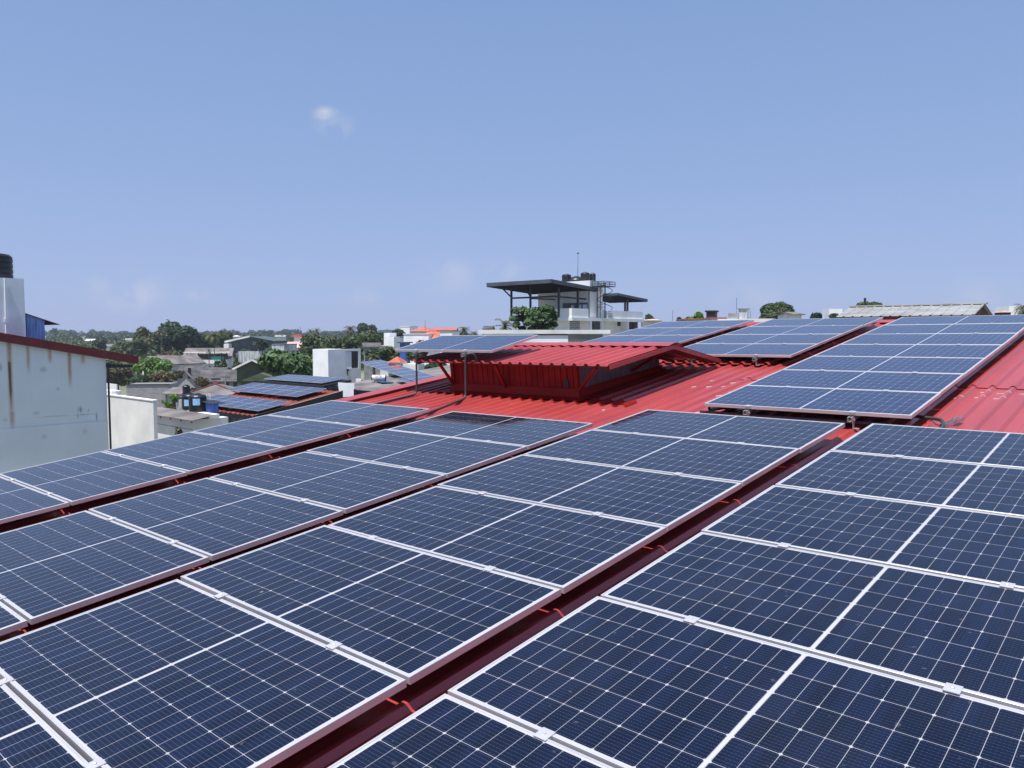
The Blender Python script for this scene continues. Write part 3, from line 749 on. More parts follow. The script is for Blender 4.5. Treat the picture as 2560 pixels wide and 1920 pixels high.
# ---------------------------------------------------------------- pale building on the left
pc = P(262, 28.0); XWALL = pc.x; YC = pc.y
pl = onX(0, 851.5, XWALL); prr = onX(255, 893.7, XWALL)
sl = (prr.z - pl.z) / (prr.y - pl.y)
zt = lambda y: prr.z + (y - prr.y) * sl
WALL_PATCH = []; WALL_RUST = []
for (px, py, rx, ry, am) in ((107, 924, 11, 10, .55), (144, 972, 5, 5, .45), (200, 1024, 8, 10, .75), (90, 1033, 14, 6, .5), (222, 1026, 5, 4, .5), (241, 1041, 3, 17, .85), (213, 1078, 11, 10, .3), (110, 1091, 10, 9, .3), (2, 920, 4, 14, .7),
                             (130, 1041, 70, 2, .35), (214, 1036, 34, 2.5, .5), (10, 1050, 9, 8, .4), (195, 1040, 3, 8, .6)):
    q = onX(px, py, XWALL); q2 = onX(px + rx, py, XWALL); q3 = onX(px, py + ry, XWALL)
    WALL_PATCH.append((q.y, q.z, abs(q2.y - q.y), abs(q3.z - q.z), am))
for (px, py, ln, wd, am, dk) in ((22, 850, 235, 9, 1.2, False), (23, 905, 120, 4.5, 1.6, True), (69, 862, 80, 7, 1.0, False), (124, 872, 40, 7, .9, False), (173, 880, 95, 7, 1.2, False), (207, 888, 26, 9, .8, False), (30, 1030, 45, 9, .7, False)):
    q = onX(px, py, XWALL); q2 = onX(px + wd, py, XWALL); q3 = onX(px, py + ln, XWALL)
    WALL_RUST.append((q.y, q.z, abs(q3.z - q.z), abs(q2.y - q.y), am, dk))
MAT['stained'] = stained_wall()
left = thing('pale_building', 'pale blue grey building at the left with rust stains and a dark red roof fascia', 'building', (0, 0, 0))
y_a = YC - 18; b = MB()
b.add([(XWALL, y_a, GZ), (XWALL, YC, GZ), (XWALL, YC, zt(YC)), (XWALL, y_a, zt(y_a)), (XWALL - 9, y_a, GZ), (XWALL - 9, YC, GZ), (XWALL - 9, YC, zt(YC)), (XWALL - 9, y_a, zt(y_a))],
      [(0, 1, 2, 3), (1, 5, 6, 2), (5, 4, 7, 6), (4, 0, 3, 7), (3, 2, 6, 7)])
zl = onX(0, 1073, XWALL).z                     # ledge where the lower wall stands proud
b.box(XWALL + .002, XWALL + .03, y_a + .01, YC - .004, GZ, zl)
b.build('wall', MAT['stained'], left)
b = MB(); ye = YC + 1.08; f0 = XWALL + .14
hgt = zt(YC)
for (xa, xb, o0, o1) in ((f0, f0 + .04, -.03, .26), (XWALL - 9.1, f0 - .002, .19, .25)):
    b.hexa([(xa, y_a, zt(y_a) + o0), (xb, y_a, zt(y_a) + o0), (xb, ye, zt(ye) + o0), (xa, ye, zt(ye) + o0), (xa, y_a, zt(y_a) + o1), (xb, y_a, zt(y_a) + o1), (xb, ye, zt(ye) + o1), (xa, ye, zt(ye) + o1)])
b.build('roof', MAT['red_fasc'], left)
b = MB(); b.box(XWALL - 9, XWALL + .12, YC + .01, YC + .9, zt(ye) - .14, zt(ye) - .05); b.build('gutter', MAT['dark_steel'], left)
b = MB(); b.tube([(XWALL + .03, YC + .06, zt(YC) - .16), (XWALL + .03, YC + .06, GZ)], .035, 8); b.build('downpipe', MAT['dark_steel'], left)
# rooftop block with tank
XT = XWALL - .5; tr = onX(62, 760, XT); ztp = onX(62, 697, XT).z
b = MB(); b.box(XT - 4, XT, tr.y - 7, tr.y, zt(tr.y) - .2, ztp); blk = b.build('roof_block', MAT['pale_blue'], left)
b = MB(); q = onX(11, 700, XT); q2 = onX(13, 800, XT); b.tube([(XT + .03, q.y, ztp - .01), (XT + .03, q2.y, onX(13, 838, XT).z)], .022, 8); b.box(XT + .005, XT + .055, q2.y - .035, q2.y + .035, onX(12, 806, XT).z, onX(12, 798, XT).z + .02); b.build('drainpipe', MAT['white'], blk)
b = MB(); bl, br_ = onX(66, 800, XT - .15), onX(111, 800, XT - .15)
za_, zb_ = onX(66, 786, XT - .15).z, onX(111, 800, XT - .15).z
b.hexa([(XT - 1.8, bl.y, zt(bl.y)), (XT - .15, bl.y, zt(bl.y)), (XT - .15, br_.y, zt(br_.y) - .1), (XT - 1.8, br_.y, zt(br_.y) - .1), (XT - 1.8, bl.y, za_), (XT - .15, bl.y, za_), (XT - .15, br_.y, zb_), (XT - 1.8, br_.y, zb_)])
b.build('blue_lean_to', MAT['blue_pale_sheet'], left)
b = MB(); e0 = onX(64, 784, XT - .05); e1 = onX(150, 812, XT - .05)
b.hexa([(XT - 1.9, e0.y, e0.z), (XT - .05, e0.y, e0.z), (XT - .05, e1.y, e1.z), (XT - 1.9, e1.y, e1.z), (XT - 1.9, e0.y, e0.z + .015), (XT - .05, e0.y, e0.z + .015), (XT - .05, e1.y, e1.z + .012), (XT - 1.9, e1.y, e1.z + .012)])
b.build('lean_to_roof', MAT['asb_dark'], left)
tk = onX(-22, 697, XT - 1.0); tt = onX(-22, 637, XT - 1.0)
tank('large black water tank on the block above the pale building at the left edge', (XT - 1.0, tk.y, ztp + .001), abs(onX(31, 670, XT - 1.0).y - tk.y), tt.z - tk.z + .1, ribs=4)

# white boundary wall behind it
x0, x1, y0, y1, c = corner_box(262, 378, 387, 33)
e = wthing('boundary_wall', 'tall smooth white wall standing right beside the pale building', 'wall', (x1, y0, GZ))
zt_ = zpy(1003, c); b = MB(); b.box(x0 - 3.5, x1, y0, y1 - .0, GZ, zt_)
wbuild(b, 'wall', MAT['cream'], e)
b = MB(); b.box(x0 - 3.5, x1 + .03, y0 - .03, y1 + .03, zt_ + .001, zt_ + .05); wbuild(b, 'coping', MAT['white'], e)
p = along(c, -AX, 274); b = MB(); b.box(p.x - 1.2, p.x, y0 + .01, y1 + .3, zt_ + .052, zpy(978, p)); wbuild(b, 'pier', MAT['white'], e)
x0, x1, y0, y1, c = corner_box(250, 287, 290, 42)
e = wthing('concrete_block_room', 'small plain grey white room behind the tall white wall', 'building', (x1, y0, GZ)); b = MB(); b.box(x0, x1, y0, y1, GZ, zpy(961, c)); wbuild(b, 'wall', MAT['cream'], e)

# white building that carries the two tanks
x0, x1, y0, y1, c = corner_box(388, 476, 542, 38)
e = wthing('white_building', 'white building with a grey sloped roof edge under the black ribbed tanks', 'building', (x1, y0, GZ))
zs = zpy(1050, c); b = MB(); b.box(x0 - 4, x1, y0, y1 + .5, GZ, zs); wbuild(b, 'wall', MAT['cream'], e)
p = along(c, AY, 541); b = MB(); b.box(x0 + 1.2, x1 + .12, y0 + .8, p.y, zs + .002, zs + .20); wbuild(b, 'slab', MAT['white'], e)
slabz = zs + .20
b = MB(); q0 = along(c, -AX, 388); zq = zpy(1022, q0)
b.hexa([(q0.x - 3, y0 - .35, zs + .02), (x1 + .7, y0 - .35, zs + .02), (x1 + .7, y0 - .0, zs + .09), (q0.x - 3, y0 - .0, zs + .09), (q0.x - 3, y0 - .35, zs + .05), (x1 + .7, y0 - .35, zs + .05), (x1 + .7, y0 + .8, zs + .24), (q0.x - 3, y0 + .8, zs + .24)])
wbuild(b, 'roof', MAT['asb'], e)
b = MB()
for k in range(5): xx = x1 - .1 - k * 1.15; b.box(xx, xx + .06, y0 - .05, y0 - .005, zs - .16, zs + .015)
b.box(x0 - 4, x1, y0 - .012, y0 - .004, zs - .5, zs - .47); wbuild(b, 'trim', MAT['conc'], e)
D2 = 40.0
pt_ = P(490, D2 + .2); r_ = 21.5 / F * D2; 
tank('nearer ribbed black water tank with a square pale blue label', (pt_.x, pt_.y, slabz), r_, zpy(984, pt_) - slabz, ribs=9, lab=(VIEWAZ + .22, .36, .36, .34))
pt_ = P(472, D2 + 1.5); tank('ribbed black water tank half hidden behind the labelled one', (pt_.x, pt_.y, slabz), r_, zpy(983, pt_) - slabz, ribs=9, lab=(VIEWAZ + .05, .20, .40, .34))
pt_ = P(462, D2 + 3.2); q = thing('water_tank', 'small smooth black tank standing higher, behind the two ribbed tanks', 'water tank', (pt_.x, pt_.y, zpy(983, pt_)), group='black plastic water tanks')
b = MB(); rr_ = 9 / F * 43; hh_ = zpy(964, pt_) - zpy(983, pt_); b.lathe([(rr_, -.35), (rr_, hh_ * .9), (rr_ * .8, hh_)], n=20); b.build('tank_body', MAT['black'], q)
b = MB(); b.lathe([(rr_ * .5, hh_), (rr_ * .5, hh_ + .05)], n=16); b.build('lid', MAT['black'], q)
b = MB(); b.box(-.3, .3, -.3, .3, -1.2, -.352); b.build('stand', MAT['conc'], q)
x0, x1, y0, y1, c = corner_box(511, 524, 541, 39.5)
e = wthing('blue_cabinet', 'bright blue ribbed sheet cabinet beside the labelled black tank', 'shed', (x1, y0, slabz))
b = MB(); zc_ = zpy(1010, c); sheetbox(b, x0, x1, y0, y1, slabz, zc_, .28, .04); b.add([(x0, y0, zc_), (x1, y0, zc_), (x1, y1, zc_), (x0, y1, zc_)], [(0, 1, 2, 3)]); wbuild(b, 'wall', MAT['blue_sheet'], e)
b = MB(); b.hexa([(x0 - .5, y0 - .2, zc_ + .12), (x1 + .2, y0 - .2, zc_ + .02), (x1 + .2, y1 + .3, zc_ + .0), (x0 - .5, y1 + .3, zc_ + .1), (x0 - .5, y0 - .2, zc_ + .14), (x1 + .2, y0 - .2, zc_ + .04), (x1 + .2, y1 + .3, zc_ + .02), (x0 - .5, y1 + .3, zc_ + .12)]); wbuild(b, 'roof', MAT['dark_steel'], e)
# bent pipe behind the tanks
pA = P(513, 41); e = wthing('overflow_pipe', 'thin pale pipe bent in an arch behind the blue cabinet', 'pipe', (pA.x, pA.y, slabz)); pB = P(522, 41)
b = MB(); b.tube([(pA.x, pA.y, slabz), (pA.x, pA.y, zpy(985, pA)), (pB.x, pB.y, zpy(985, pB)), (pB.x, pB.y, slabz + .4)], .03, 6); wbuild(b, 'pipe', MAT['cream'], e)

# ---------------------------------------------------------------- red tiled house with two solar rows
def plane_pt(px, py, o, nrm): d = M @ ray(px, py); return CW + d * ((o - CW).dot(nrm) / d.dot(nrm))
far_panel = make_panel(MAT['cells_blue'], MAT['alu'], clamps=False); used_far = [False]
def far_row(n, c0, ax, up, w_, l_, label, group, rows=1):
    """row of portrait panels starting at c0 (upper left), running along ax, going down along -up"""
    nz = ax.cross(up).normalized(); upn = up.normalized()
    for r in range(rows):
        for i in range(n):
            if not used_far[0]: o = far_panel; used_far[0] = True
            else: o = copy_tree(far_panel)
            cc = c0 + ax * ((i + .5) * w_) - upn * ((r + .5) * l_)
            rot = Matrix((upn, -ax, nz)).transposed().to_4x4()
            sc_ = Matrix.Diagonal((l_ * .992 / PL, w_ * .975 / PW, 1, 1))
            o.matrix_world = Matrix.Translation(cc) @ rot @ sc_
            o['category'] = 'solar panel'; o['group'] = group; o['label'] = label(i, r)
ORD2 = ['first', 'second', 'third', 'fourth', 'fifth', 'sixth', 'seventh', 'eighth', 'ninth', 'tenth', 'eleventh', 'twelfth']
tilt = math.radians(10)
UPS = Vector((0, math.cos(tilt), math.sin(tilt))); NR = AX.cross(UPS)
TR = P(817, 45.2, 971)
e = wthing('red_tiled_house', 'low house with red clay tiles under two rows of solar panels', 'house', (TR.x, TR.y, GZ))
A1 = plane_pt(626, 958, TR, NR)                 # upper row, left end
pr_ = plane_pt(862, 973, TR - NR * .28, NR)      # right end of the roof
rl = plane_pt(505, 1000, TR - NR * .28, NR)
ro = TR - NR * .28
def rp(x, t): return Vector((x, ro.y, ro.z)) + UPS * t
xr = TR.x + .75; xl = plane_pt(548, 984.5, TR, NR).x - .3; tu = .5
tlw = -(ro.y - plane_pt(651, 1020, TR, NR).y) / UPS.y - .55
b = MB(); vs = []; nx = 60; nyy = 22
for j in range(nyy + 1):
    for i in range(nx + 1):
        x = xl + (xr - xl) * i / nx; t = tu + (tlw - tu) * j / nyy
        q = rp(x, t) + NR * (.035 * math.sin(i * 1.7) + .02 * (j % 2)); vs.append(q)
b.add(vs, [(j * (nx + 1) + i, (j + 1) * (nx + 1) + i, (j + 1) * (nx + 1) + i + 1, j * (nx + 1) + i + 1) for j in range(nyy) for i in range(nx)])
wbuild(b, 'roof', MAT['tile_red'], e)
b = MB(); p0, p1 = rp(xr + .03, tu), rp(xr + .03, tlw)
b.hexa([p1 + Vector((-.04, 0, -.42)), p1 + Vector((.04, 0, -.42)), p0 + Vector((.04, 0, -.42)), p0 + Vector((-.04, 0, -.42)), p1 + Vector((-.04, 0, .05)), p1 + Vector((.04, 0, .05)), p0 + Vector((.04, 0, .05)), p0 + Vector((-.04, 0, .05))])
b.bar(rp(xl, tlw) + Vector((0, 0, -.12)), rp(xr, tlw) + Vector((0, 0, -.12)), .06, .18)
wbuild(b, 'barge_board', MAT['black'], e)
b = MB(); p0, p1 = rp(xr + .05, tu), rp(xr + .05, tlw); b.bar(p1 + Vector((0, 0, .07)), p0 + Vector((0, 0, .07)), .10, .02); wbuild(b, 'verge_tile', mat('clay_verge', (.36, .24, .20), .8), e)
b = MB(); q0, q1 = rp(xr - .3, tu), rp(xr - .3, tlw)
b.add([(xl + .3, q0.y, GZ), (xr - .3, q0.y, GZ), (xr - .3, q1.y + .3, GZ), (xl + .3, q1.y + .3, GZ), (xl + .3, q0.y, q0.z - .1), (xr - .3, q0.y, q0.z - .1), (xr - .3, q1.y + .3, q1.z - .1), (xl + .3, q1.y + .3, q1.z - .1)],
      [(0, 4, 5, 1), (1, 5, 6, 2), (2, 6, 7, 3), (3, 7, 4, 0), (4, 7, 6, 5)])
wbuild(b, 'wall', MAT['stained_grey'], e)
L1 = (TR.x - A1.x); w1 = L1 / 6
far_row(6, Vector((A1.x, TR.y, TR.z)), AX, UPS, w1, 1.02, lambda i, r: '%s panel from left, %s line of the upper array on the red tiled house' % (ORD2[i], ('upper', 'lower')[r]), 'solar panels on the red tiled house', 2)
B1 = plane_pt(548, 984.5, TR, NR); B2 = plane_pt(722, 1006, TR, NR); w2 = (B2.x - B1.x) / 6
far_row(6, Vector((B1.x, (B1.y + B2.y) / 2, (B1.z + B2.z) / 2)), AX, UPS, w2, .98, lambda i, r: '%s panel from left, %s line of the lower array on the red tiled house' % (ORD2[i], ('upper', 'lower')[r]), 'solar panels on the red tiled house', 2)

# dark shed with a flat row of panels, blue wall, white boards
c = P(852, 52, 950); t2 = math.radians(7); UP2 = Vector((0, math.cos(t2), math.sin(t2))); N2 = AX.cross(UP2)
e = wthing('dark_shed', 'dark open shed with a shallow panel roof before the white stair tower', 'shed', (c.x, c.y, GZ))
l = along(c, -AX, 694)
far_row(6, Vector((l.x + .6, c.y + .4, c.z + .12)), AX, UP2, (c.x - l.x - .5) / 6, 1.95, lambda i, r: '%s panel from the left on the dark shed roof' % ORD2[i], 'solar panels on the dark shed')
q = Vector((0, c.y + .5, c.z + .02)); b = MB()
a0, a1 = q, q - UP2 * 2.2
b.hexa([(l.x, a1.y, a1.z - .16), (c.x + .5, a1.y, a1.z - .16), (c.x + .5, a0.y, a0.z - .16), (l.x, a0.y, a0.z - .16), (l.x, a1.y, a1.z - .02), (c.x + .5, a1.y, a1.z - .02), (c.x + .5, a0.y, a0.z - .02), (l.x, a0.y, a0.z - .02)])
wbuild(b, 'roof', MAT['black'], e)
b = MB(); pb = along(Vector((c.x, a1.y + .3, 0)), AX, 842)
b.box(l.x + .5, pb.x - .8, a1.y + .35, a0.y - .1, GZ, a1.z - .17); wbuild(b, 'wall', MAT['dark_steel'], e)
b = MB(); b.box(pb.x - 3.4, pb.x - .78, a1.y + .2, a1.y + .34, GZ, a1.z - .5); wbuild(b, 'blue_wall', MAT['blue_sheet'], e)
e2 = wthing('white_board', 'large plain white board hanging in the dark frame beside the blue wall', 'board', (pb.x, a1.y, c.z - 1.6))
z_ = zpy(955, pb); x_l = along(Vector((pb.x, a1.y + .05, 0)), AX, 844).x; x_r = along(Vector((pb.x, a1.y + .05, 0)), AX, 885).x
b = MB(); b.add([(x_l, a1.y + .02, z_), (x_r, a1.y + .02, zpy(955, pb)), (x_r, a1.y + .02, zpy(985, pb)), (x_l + .15, a1.y + .02, zpy(992, pb)), (x_l, a1.y + .06, z_), (x_r, a1.y + .06, zpy(955, pb)), (x_r, a1.y + .06, zpy(985, pb)), (x_l + .15, a1.y + .06, zpy(992, pb))], [(0, 3, 2, 1), (4, 5, 6, 7), (0, 1, 5, 4), (2, 3, 7, 6), (1, 2, 6, 5), (3, 0, 4, 7)])
wbuild(b, 'panel', MAT['white'], e2)
b = MB(); b.bar((x_r + .06, a1.y, GZ), (x_r + .06, a1.y, a1.z - .1), .09, .09); b.bar((x_l - .05, a1.y, GZ), (x_l - .05, a1.y, a1.z - .1), .09, .09)
b.bar((x_l, a1.y, zpy(997, pb)), (x_r, a1.y, zpy(990, pb)), .1, .2); wbuild(b, 'frame', MAT['black'], e)
x0, x1, y0, y1, c4 = corner_box(888, 901, 906, 55)
e2 = wthing('white_pier', 'narrow white masonry pier right of the white board', 'pier', (x1, y0, GZ)); b = MB(); b.box(x0, x1, y0, y1, GZ, zpy(948, c4)); wbuild(b, 'wall', MAT['white'], e2)

# white stair tower
x0, x1, y0, y1, c5 = corner_box(781, 819.5, 901, 63)
e = wthing('stair_tower', 'white box shaped stair tower with one tall dark doorway', 'tower', (x1, y0, GZ)); zt5 = zpy(873.5, c5)
ya_ = along(c5, AY, 864).y
def yat(px): return along(c5, AY, px).y
b = MB(); b.box(x0, x1, y0, yat(862), GZ, zt5); b.box(x0, x1 - .25, yat(862), y1 - .3, GZ, zt5 - .05)
b.box(x1 - .249, x1, yat(862) + .001, y1, zpy(879, c5), zt5); b.box(x1 - .249, x1, yat(862) + .001, y1, GZ, zpy(923, c5) - .0)
b.box(x1 - .249, x1, yat(895.5), y1, zpy(923, c5) + .001, zpy(879, c5) - .001)
wbuild(b, 'wall', MAT['white'], e)
b = MB(); b.box(x1 - .2, x1 - .08, yat(879.5), yat(895.3), zpy(923, c5) + .001, zpy(879, c5) - .002); wbuild(b, 'doorway', MAT['glass'], e)
b = MB(); b.box(x1 - .24, x1 - .06, yat(863), yat(879), zpy(923, c5) + .001, zpy(880, c5)); wbuild(b, 'door', MAT['white'], e)
b = MB(); b.box(x1 + .001, x1 + .12, yat(865), yat(870), zpy(929, c5), zpy(925, c5)); b.tube([(x1 + .05, yat(867), zpy(929, c5)), (x1 + .05, yat(866.5), zpy(940, c5))], .04, 6); wbuild(b, 'rainwater_head', MAT['dark_steel'], e)

# ---------------------------------------------------------------- grey sheet roof with panels and water heater
t3 = math.radians(6); UP3 = Vector((0, math.cos(t3), math.sin(t3)))
# the roof falls toward the camera-left side; eave in front
E0 = P(907, 50, 976); E1 = along(Vector((E0.x, E0.y, 0)), AX, 1040)
UP3 = Vector((-.0, math.cos(t3), math.sin(t3))); N3 = AX.cross(UP3)
e = wthing('grey_roof_house', 'house with a wide weathered grey sheet roof carrying panels and a water heater', 'house', (E0.x, E0.y, GZ))
top = plane_pt(905, 901, E0, N3); TL_ = (top - E0).dot(UP3)
b = MB(); xa, xb = E0.x - 4, E1.x + 3
def g3(x, t, up=0): return Vector((x, E0.y, E0.z)) + UP3 * t + N3 * up
b.hexa([g3(xa, 0, -.08), g3(xb, 0, -.08), g3(xb, TL_, -.08), g3(xa, TL_, -.08), g3(xa, 0), g3(xb, 0), g3(xb, TL_), g3(xa, TL_)])
wbuild(b, 'roof', MAT['asb'], e)
b = MB(); b.hexa([g3(xa, -.10, -.30), g3(xb, -.10, -.30), g3(xb, -.002, -.30), g3(xa, -.002, -.30), g3(xa, -.10, .01), g3(xb, -.10, .01), g3(xb, -.002, .01), g3(xa, -.002, .01)]); wbuild(b, 'gutter', MAT['black'], e)
b = MB(); b.box(xa + .4, xb - .4, E0.y + .4, E0.y + TL_ - .5, GZ, E0.z - .09); wbuild(b, 'wall', MAT['stained_grey'], e)
# strip of panels running diagonally away
s0 = plane_pt(1075, 950, E0 + N3 * .35, N3); s1 = plane_pt(925, 902, E0 + N3 * .35, N3); ax3 = (s0 - s1); Ls = ax3.length; ax3.normalize(); up3 = N3.cross(ax3).normalized()
far_row(8, s1 + up3 * .9, ax3, up3, Ls / 8, 1.8, lambda i, r: '%s panel from the far end of the long strip on the grey roof' % ORD2[i], 'solar panels on the grey roof')
s2 = plane_pt(987, 946, E0 + N3 * .3, N3); s3 = plane_pt(1020, 957, E0 + N3 * .3, N3); ax4 = (s3 - s2); L4 = ax4.length; ax4.normalize(); up4 = N3.cross(ax4).normalized()
far_row(2, s2 + up4 * 1.6, ax4, up4, L4 / 2, 1.6, lambda i, r: '%s panel of the short pair near the water heater' % ('left', 'right')[i], 'solar panels on the grey roof')
# solar water heater
h0 = plane_pt(932, 956, E0, N3); h1 = along(Vector((h0.x, h0.y, 0)), RH.normalized(), 963)
e = wthing('solar_water_heater', 'white cylinder solar water heater with a blue flat collector on the grey roof', 'water heater', h0)
hl_ = (h1 - Vector((h0.x, h0.y, 0))).length; ds_ = RH
cyl = MB(); r6 = .19; a_ = Vector(h0) + N3 * .33; b_ = a_ + ds_ * hl_
cyl.tube([a_, b_], r6, 20); wbuild(cyl, 'tank_body', mat('white_enamel', (.78, .78, .78), .3), e)
cyl = MB(); cyl.tube([a_ - ds_ * .06, a_ - ds_ * .002], r6 * .98, 20); cyl.tube([b_ + ds_ * .002, b_ + ds_ * .05], r6 * .98, 20); wbuild(cyl, 'end_cap', MAT['dark_steel'], e)
fwd = -FH * .94 + RH * .5; fwd = (fwd - N3 * fwd.dot(N3)).normalized()
k0 = a_ + ds_ * .15 - N3 * .12 + fwd * .18; k1 = k0 + ds_ * (hl_ * .9)
b = MB(); L7 = 1.35; dn = -N3 * .05
b.hexa([k0 + dn * 2, k1 + dn * 2, k1 + fwd * L7 + dn * 2, k0 + fwd * L7 + dn * 2, k0 + dn, k1 + dn, k1 + fwd * L7 + dn * 1.2, k0 + fwd * L7 + dn * 1.2]); b.f = [tuple(f) for f in b.f]
wbuild(b, 'collector', mat('blue_collector', (.03, .09, .20), .12, var=.1), e)
b = MB(); b.bar(a_ - N3 * .34 + ds_ * .15, a_ - N3 * .15 + ds_ * .15, .05, .05); b.bar(b_ - N3 * .34 - ds_ * .15, b_ - N3 * .15 - ds_ * .15, .05, .05); wbuild(b, 'stand', MAT['dark_steel'], e)
tx = bpy.data.curves.new('lettering', 'FONT'); tx.body = 'SOLARTHAL'; tx.size = .17; tx.extrude = .004; tx.align_x = 'CENTER'; tx.align_y = 'CENTER'
to = bpy.data.objects.new('tmp', tx); COL.objects.link(to); bpy.context.view_layer.update()
me = bpy.data.meshes.new_from_object(to); me.name = 'lettering'; bpy.data.objects.remove(to); me.materials.clear(); me.materials.append(mat('red_lettering', (.35, .03, .05), .6))
lo = bpy.data.objects.new('lettering', me); COL.objects.link(lo); lo.parent = e
zl_ = (-FH * .8 + UP3.cross(AX) * 0 + Vector((0, 0, .6))).normalized(); zl_ = (zl_ - ds_ * zl_.dot(ds_)).normalized(); yl_ = zl_.cross(ds_)
lo.matrix_local = Matrix.Translation((a_ + b_) / 2 + zl_ * (r6 + .012) - e.location) @ Matrix((ds_, yl_, zl_)).transposed().to_4x4() @ Matrix.Diagonal((hl_ * .62 / 1.0, 1, 1, 1))

# small pavilion with an orange pyramid roof
cp = P(993, 62); zz0, zz1 = zpy(906, cp), zpy(891, cp); hw = 19.5 / F * 62
e = thing('orange_pavilion', 'small white hut with a pointed orange roof beyond the grey roof', 'hut', (cp.x, cp.y, GZ), CAMYAW - R_(20))
b = MB(); b.add([(-hw, -hw, zz0 - GZ), (hw, -hw, zz0 - GZ), (hw, hw, zz0 - GZ), (-hw, hw, zz0 - GZ), (0, 0, zz1 - GZ)], [(0, 1, 4), (1, 2, 4), (2, 3, 4), (3, 0, 4), (3, 2, 1, 0)]); b.build('roof', MAT['orange'], e)
b = MB(); b.box(-hw * .85, hw * .85, -hw * .85, hw * .85, 0, zz0 - GZ - .01); b.build('wall', MAT['white'], e)
b = MB(); b.box(hw * .86, hw * 3.2, -hw * .5, hw * 1.2, 0, zz0 - GZ - .1); b.build('annex', MAT['cream'], e)

# ---------------------------------------------------------------- houses (generic, each with its own parts)
def windows(e, specs, front=True, m_=None):
    for (x, y, z, w_, h_, face) in specs:
        b = MB(); t = .05
        if face == 'f': b.box(x, x + w_, y - t, y - .005, z, z + h_)
        elif face == 'r': b.box(x + .005, x + t, y, y + w_, z, z + h_)
        elif face == 'l': b.box(x - t, x - .005, y, y + w_, z, z + h_)
        b.build('window', m_ or MAT['glass'], e)
def house(name, label, cat, px, D, yaw, w_, d_, eave, ridge, wall, roof, over=.5, axis='x', wins=(), group=None, gz=None, verge=None, rth=.14, shift=0):
    """px,D: middle of the front wall; eave/ridge: photo rows at that distance; ridge along local x or y"""
    c = P(px, D); g = terrain(D) if gz is None else gz
    e = thing(name, label, cat, (c.x, c.y, g), CAMYAW + R_(yaw), group=group)
    ze = zpy(eave, c) - g; zr = zpy(ridge, c) - g; b = MB(); x0, x1, y0, y1 = -w_ / 2, w_ / 2, 0, d_
    if axis == 'x':
        ym = d_ / 2
        b.add([(x0, y0, 0), (x1, y0, 0), (x1, y1, 0), (x0, y1, 0), (x0, y0, ze), (x1, y0, ze), (x1, y1, ze), (x0, y1, ze), (x0, ym, zr - .02), (x1, ym, zr - .02)],
              [(0, 1, 5, 4), (1, 2, 6, 9, 5), (2, 3, 7, 6), (3, 0, 4, 8, 7)])
        b.build('wall', wall, e); b = MB(); s = (zr - ze) / ym
        for sgn, ya, yb in ((1, y0 - over, ym), (-1, y1 + over, ym)):
            za = ze - over * s; p = [(x0 - over, ya, za), (x1 + over, ya, za), (x1 + over, yb, zr), (x0 - over, yb, zr)]
            b.hexa([(x, y, z + .01) for x, y, z in p] + [(x, y, z + .01 + rth) for x, y, z in p])
        b.build('roof', roof, e)
        if verge:
            b = MB()
            for xx in (x0 - over - .03, x1 + over + .03):
                b.bar((xx, y0 - over, ze - over * s + .03), (xx, ym, zr + .03), .06, .28); b.bar((xx, y1 + over, ze - over * s + .03), (xx, ym, zr + .03), .06, .28)
            b.build('barge_board', verge, e)
    elif axis == 'y':
        xm = 0
        b.add([(x0, y0, 0), (x1, y0, 0), (x1, y1, 0), (x0, y1, 0), (x0, y0, ze), (x1, y0, ze), (x1, y1, ze), (x0, y1, ze), (xm, y0, zr - .02), (xm, y1, zr - .02)],
              [(0, 1, 5, 8, 4), (1, 2, 6, 5), (2, 3, 7, 9, 6), (3, 0, 4, 7)])
        b.build('wall', wall, e); b = MB(); s = (zr - ze) / (w_ / 2)
        for xa, in ((x0 - over,), (x1 + over,)):
            za = ze - over * s; p = [(xa, y0 - over, za), (xm, y0 - over, zr), (xm, y1 + over, zr), (xa, y1 + over, za)]
            b.hexa([(x, y, z + .01) for x, y, z in p] + [(x, y, z + .01 + rth) for x, y, z in p])
        b.build('roof', roof, e)
        if verge:
            b = MB(); yy = y0 - over - .03
            b.bar((x0 - over, yy, ze - over * s + .03), (0, yy, zr + .03), .06, .28); b.bar((x1 + over, yy, ze - over * s + .03), (0, yy, zr + .03), .06, .28); b.build('barge_board', verge, e)
    elif axis == 'hip':
        ins = min(w_, d_) / 2; b.box(x0, x1, y0, y1, 0, ze); b.build('wall', wall, e); b = MB(); o = over; zo = ze - .0
        v = [(x0 - o, y0 - o, zo), (x1 + o, y0 - o, zo), (x1 + o, y1 + o, zo), (x0 - o, y1 + o, zo), (x0 + ins, d_ / 2, zr), (x1 - ins, d_ / 2, zr)]
        b.add(v, [(0, 1, 5, 4), (1, 2, 5), (2, 3, 4, 5), (3, 0, 4), (3, 2, 1, 0)]); b.build('roof', roof, e)
    elif axis == 'flat':
        b.box(x0, x1, y0, y1, 0, ze); b.build('wall', wall, e)
        if roof: b = MB(); b.box(x0 - over, x1 + over, y0 - over, y1 + over, ze + .002, zr); b.build('roof', roof, e)
    windows(e, wins)
    return e, ze, zr
mpp = lambda D: D / F
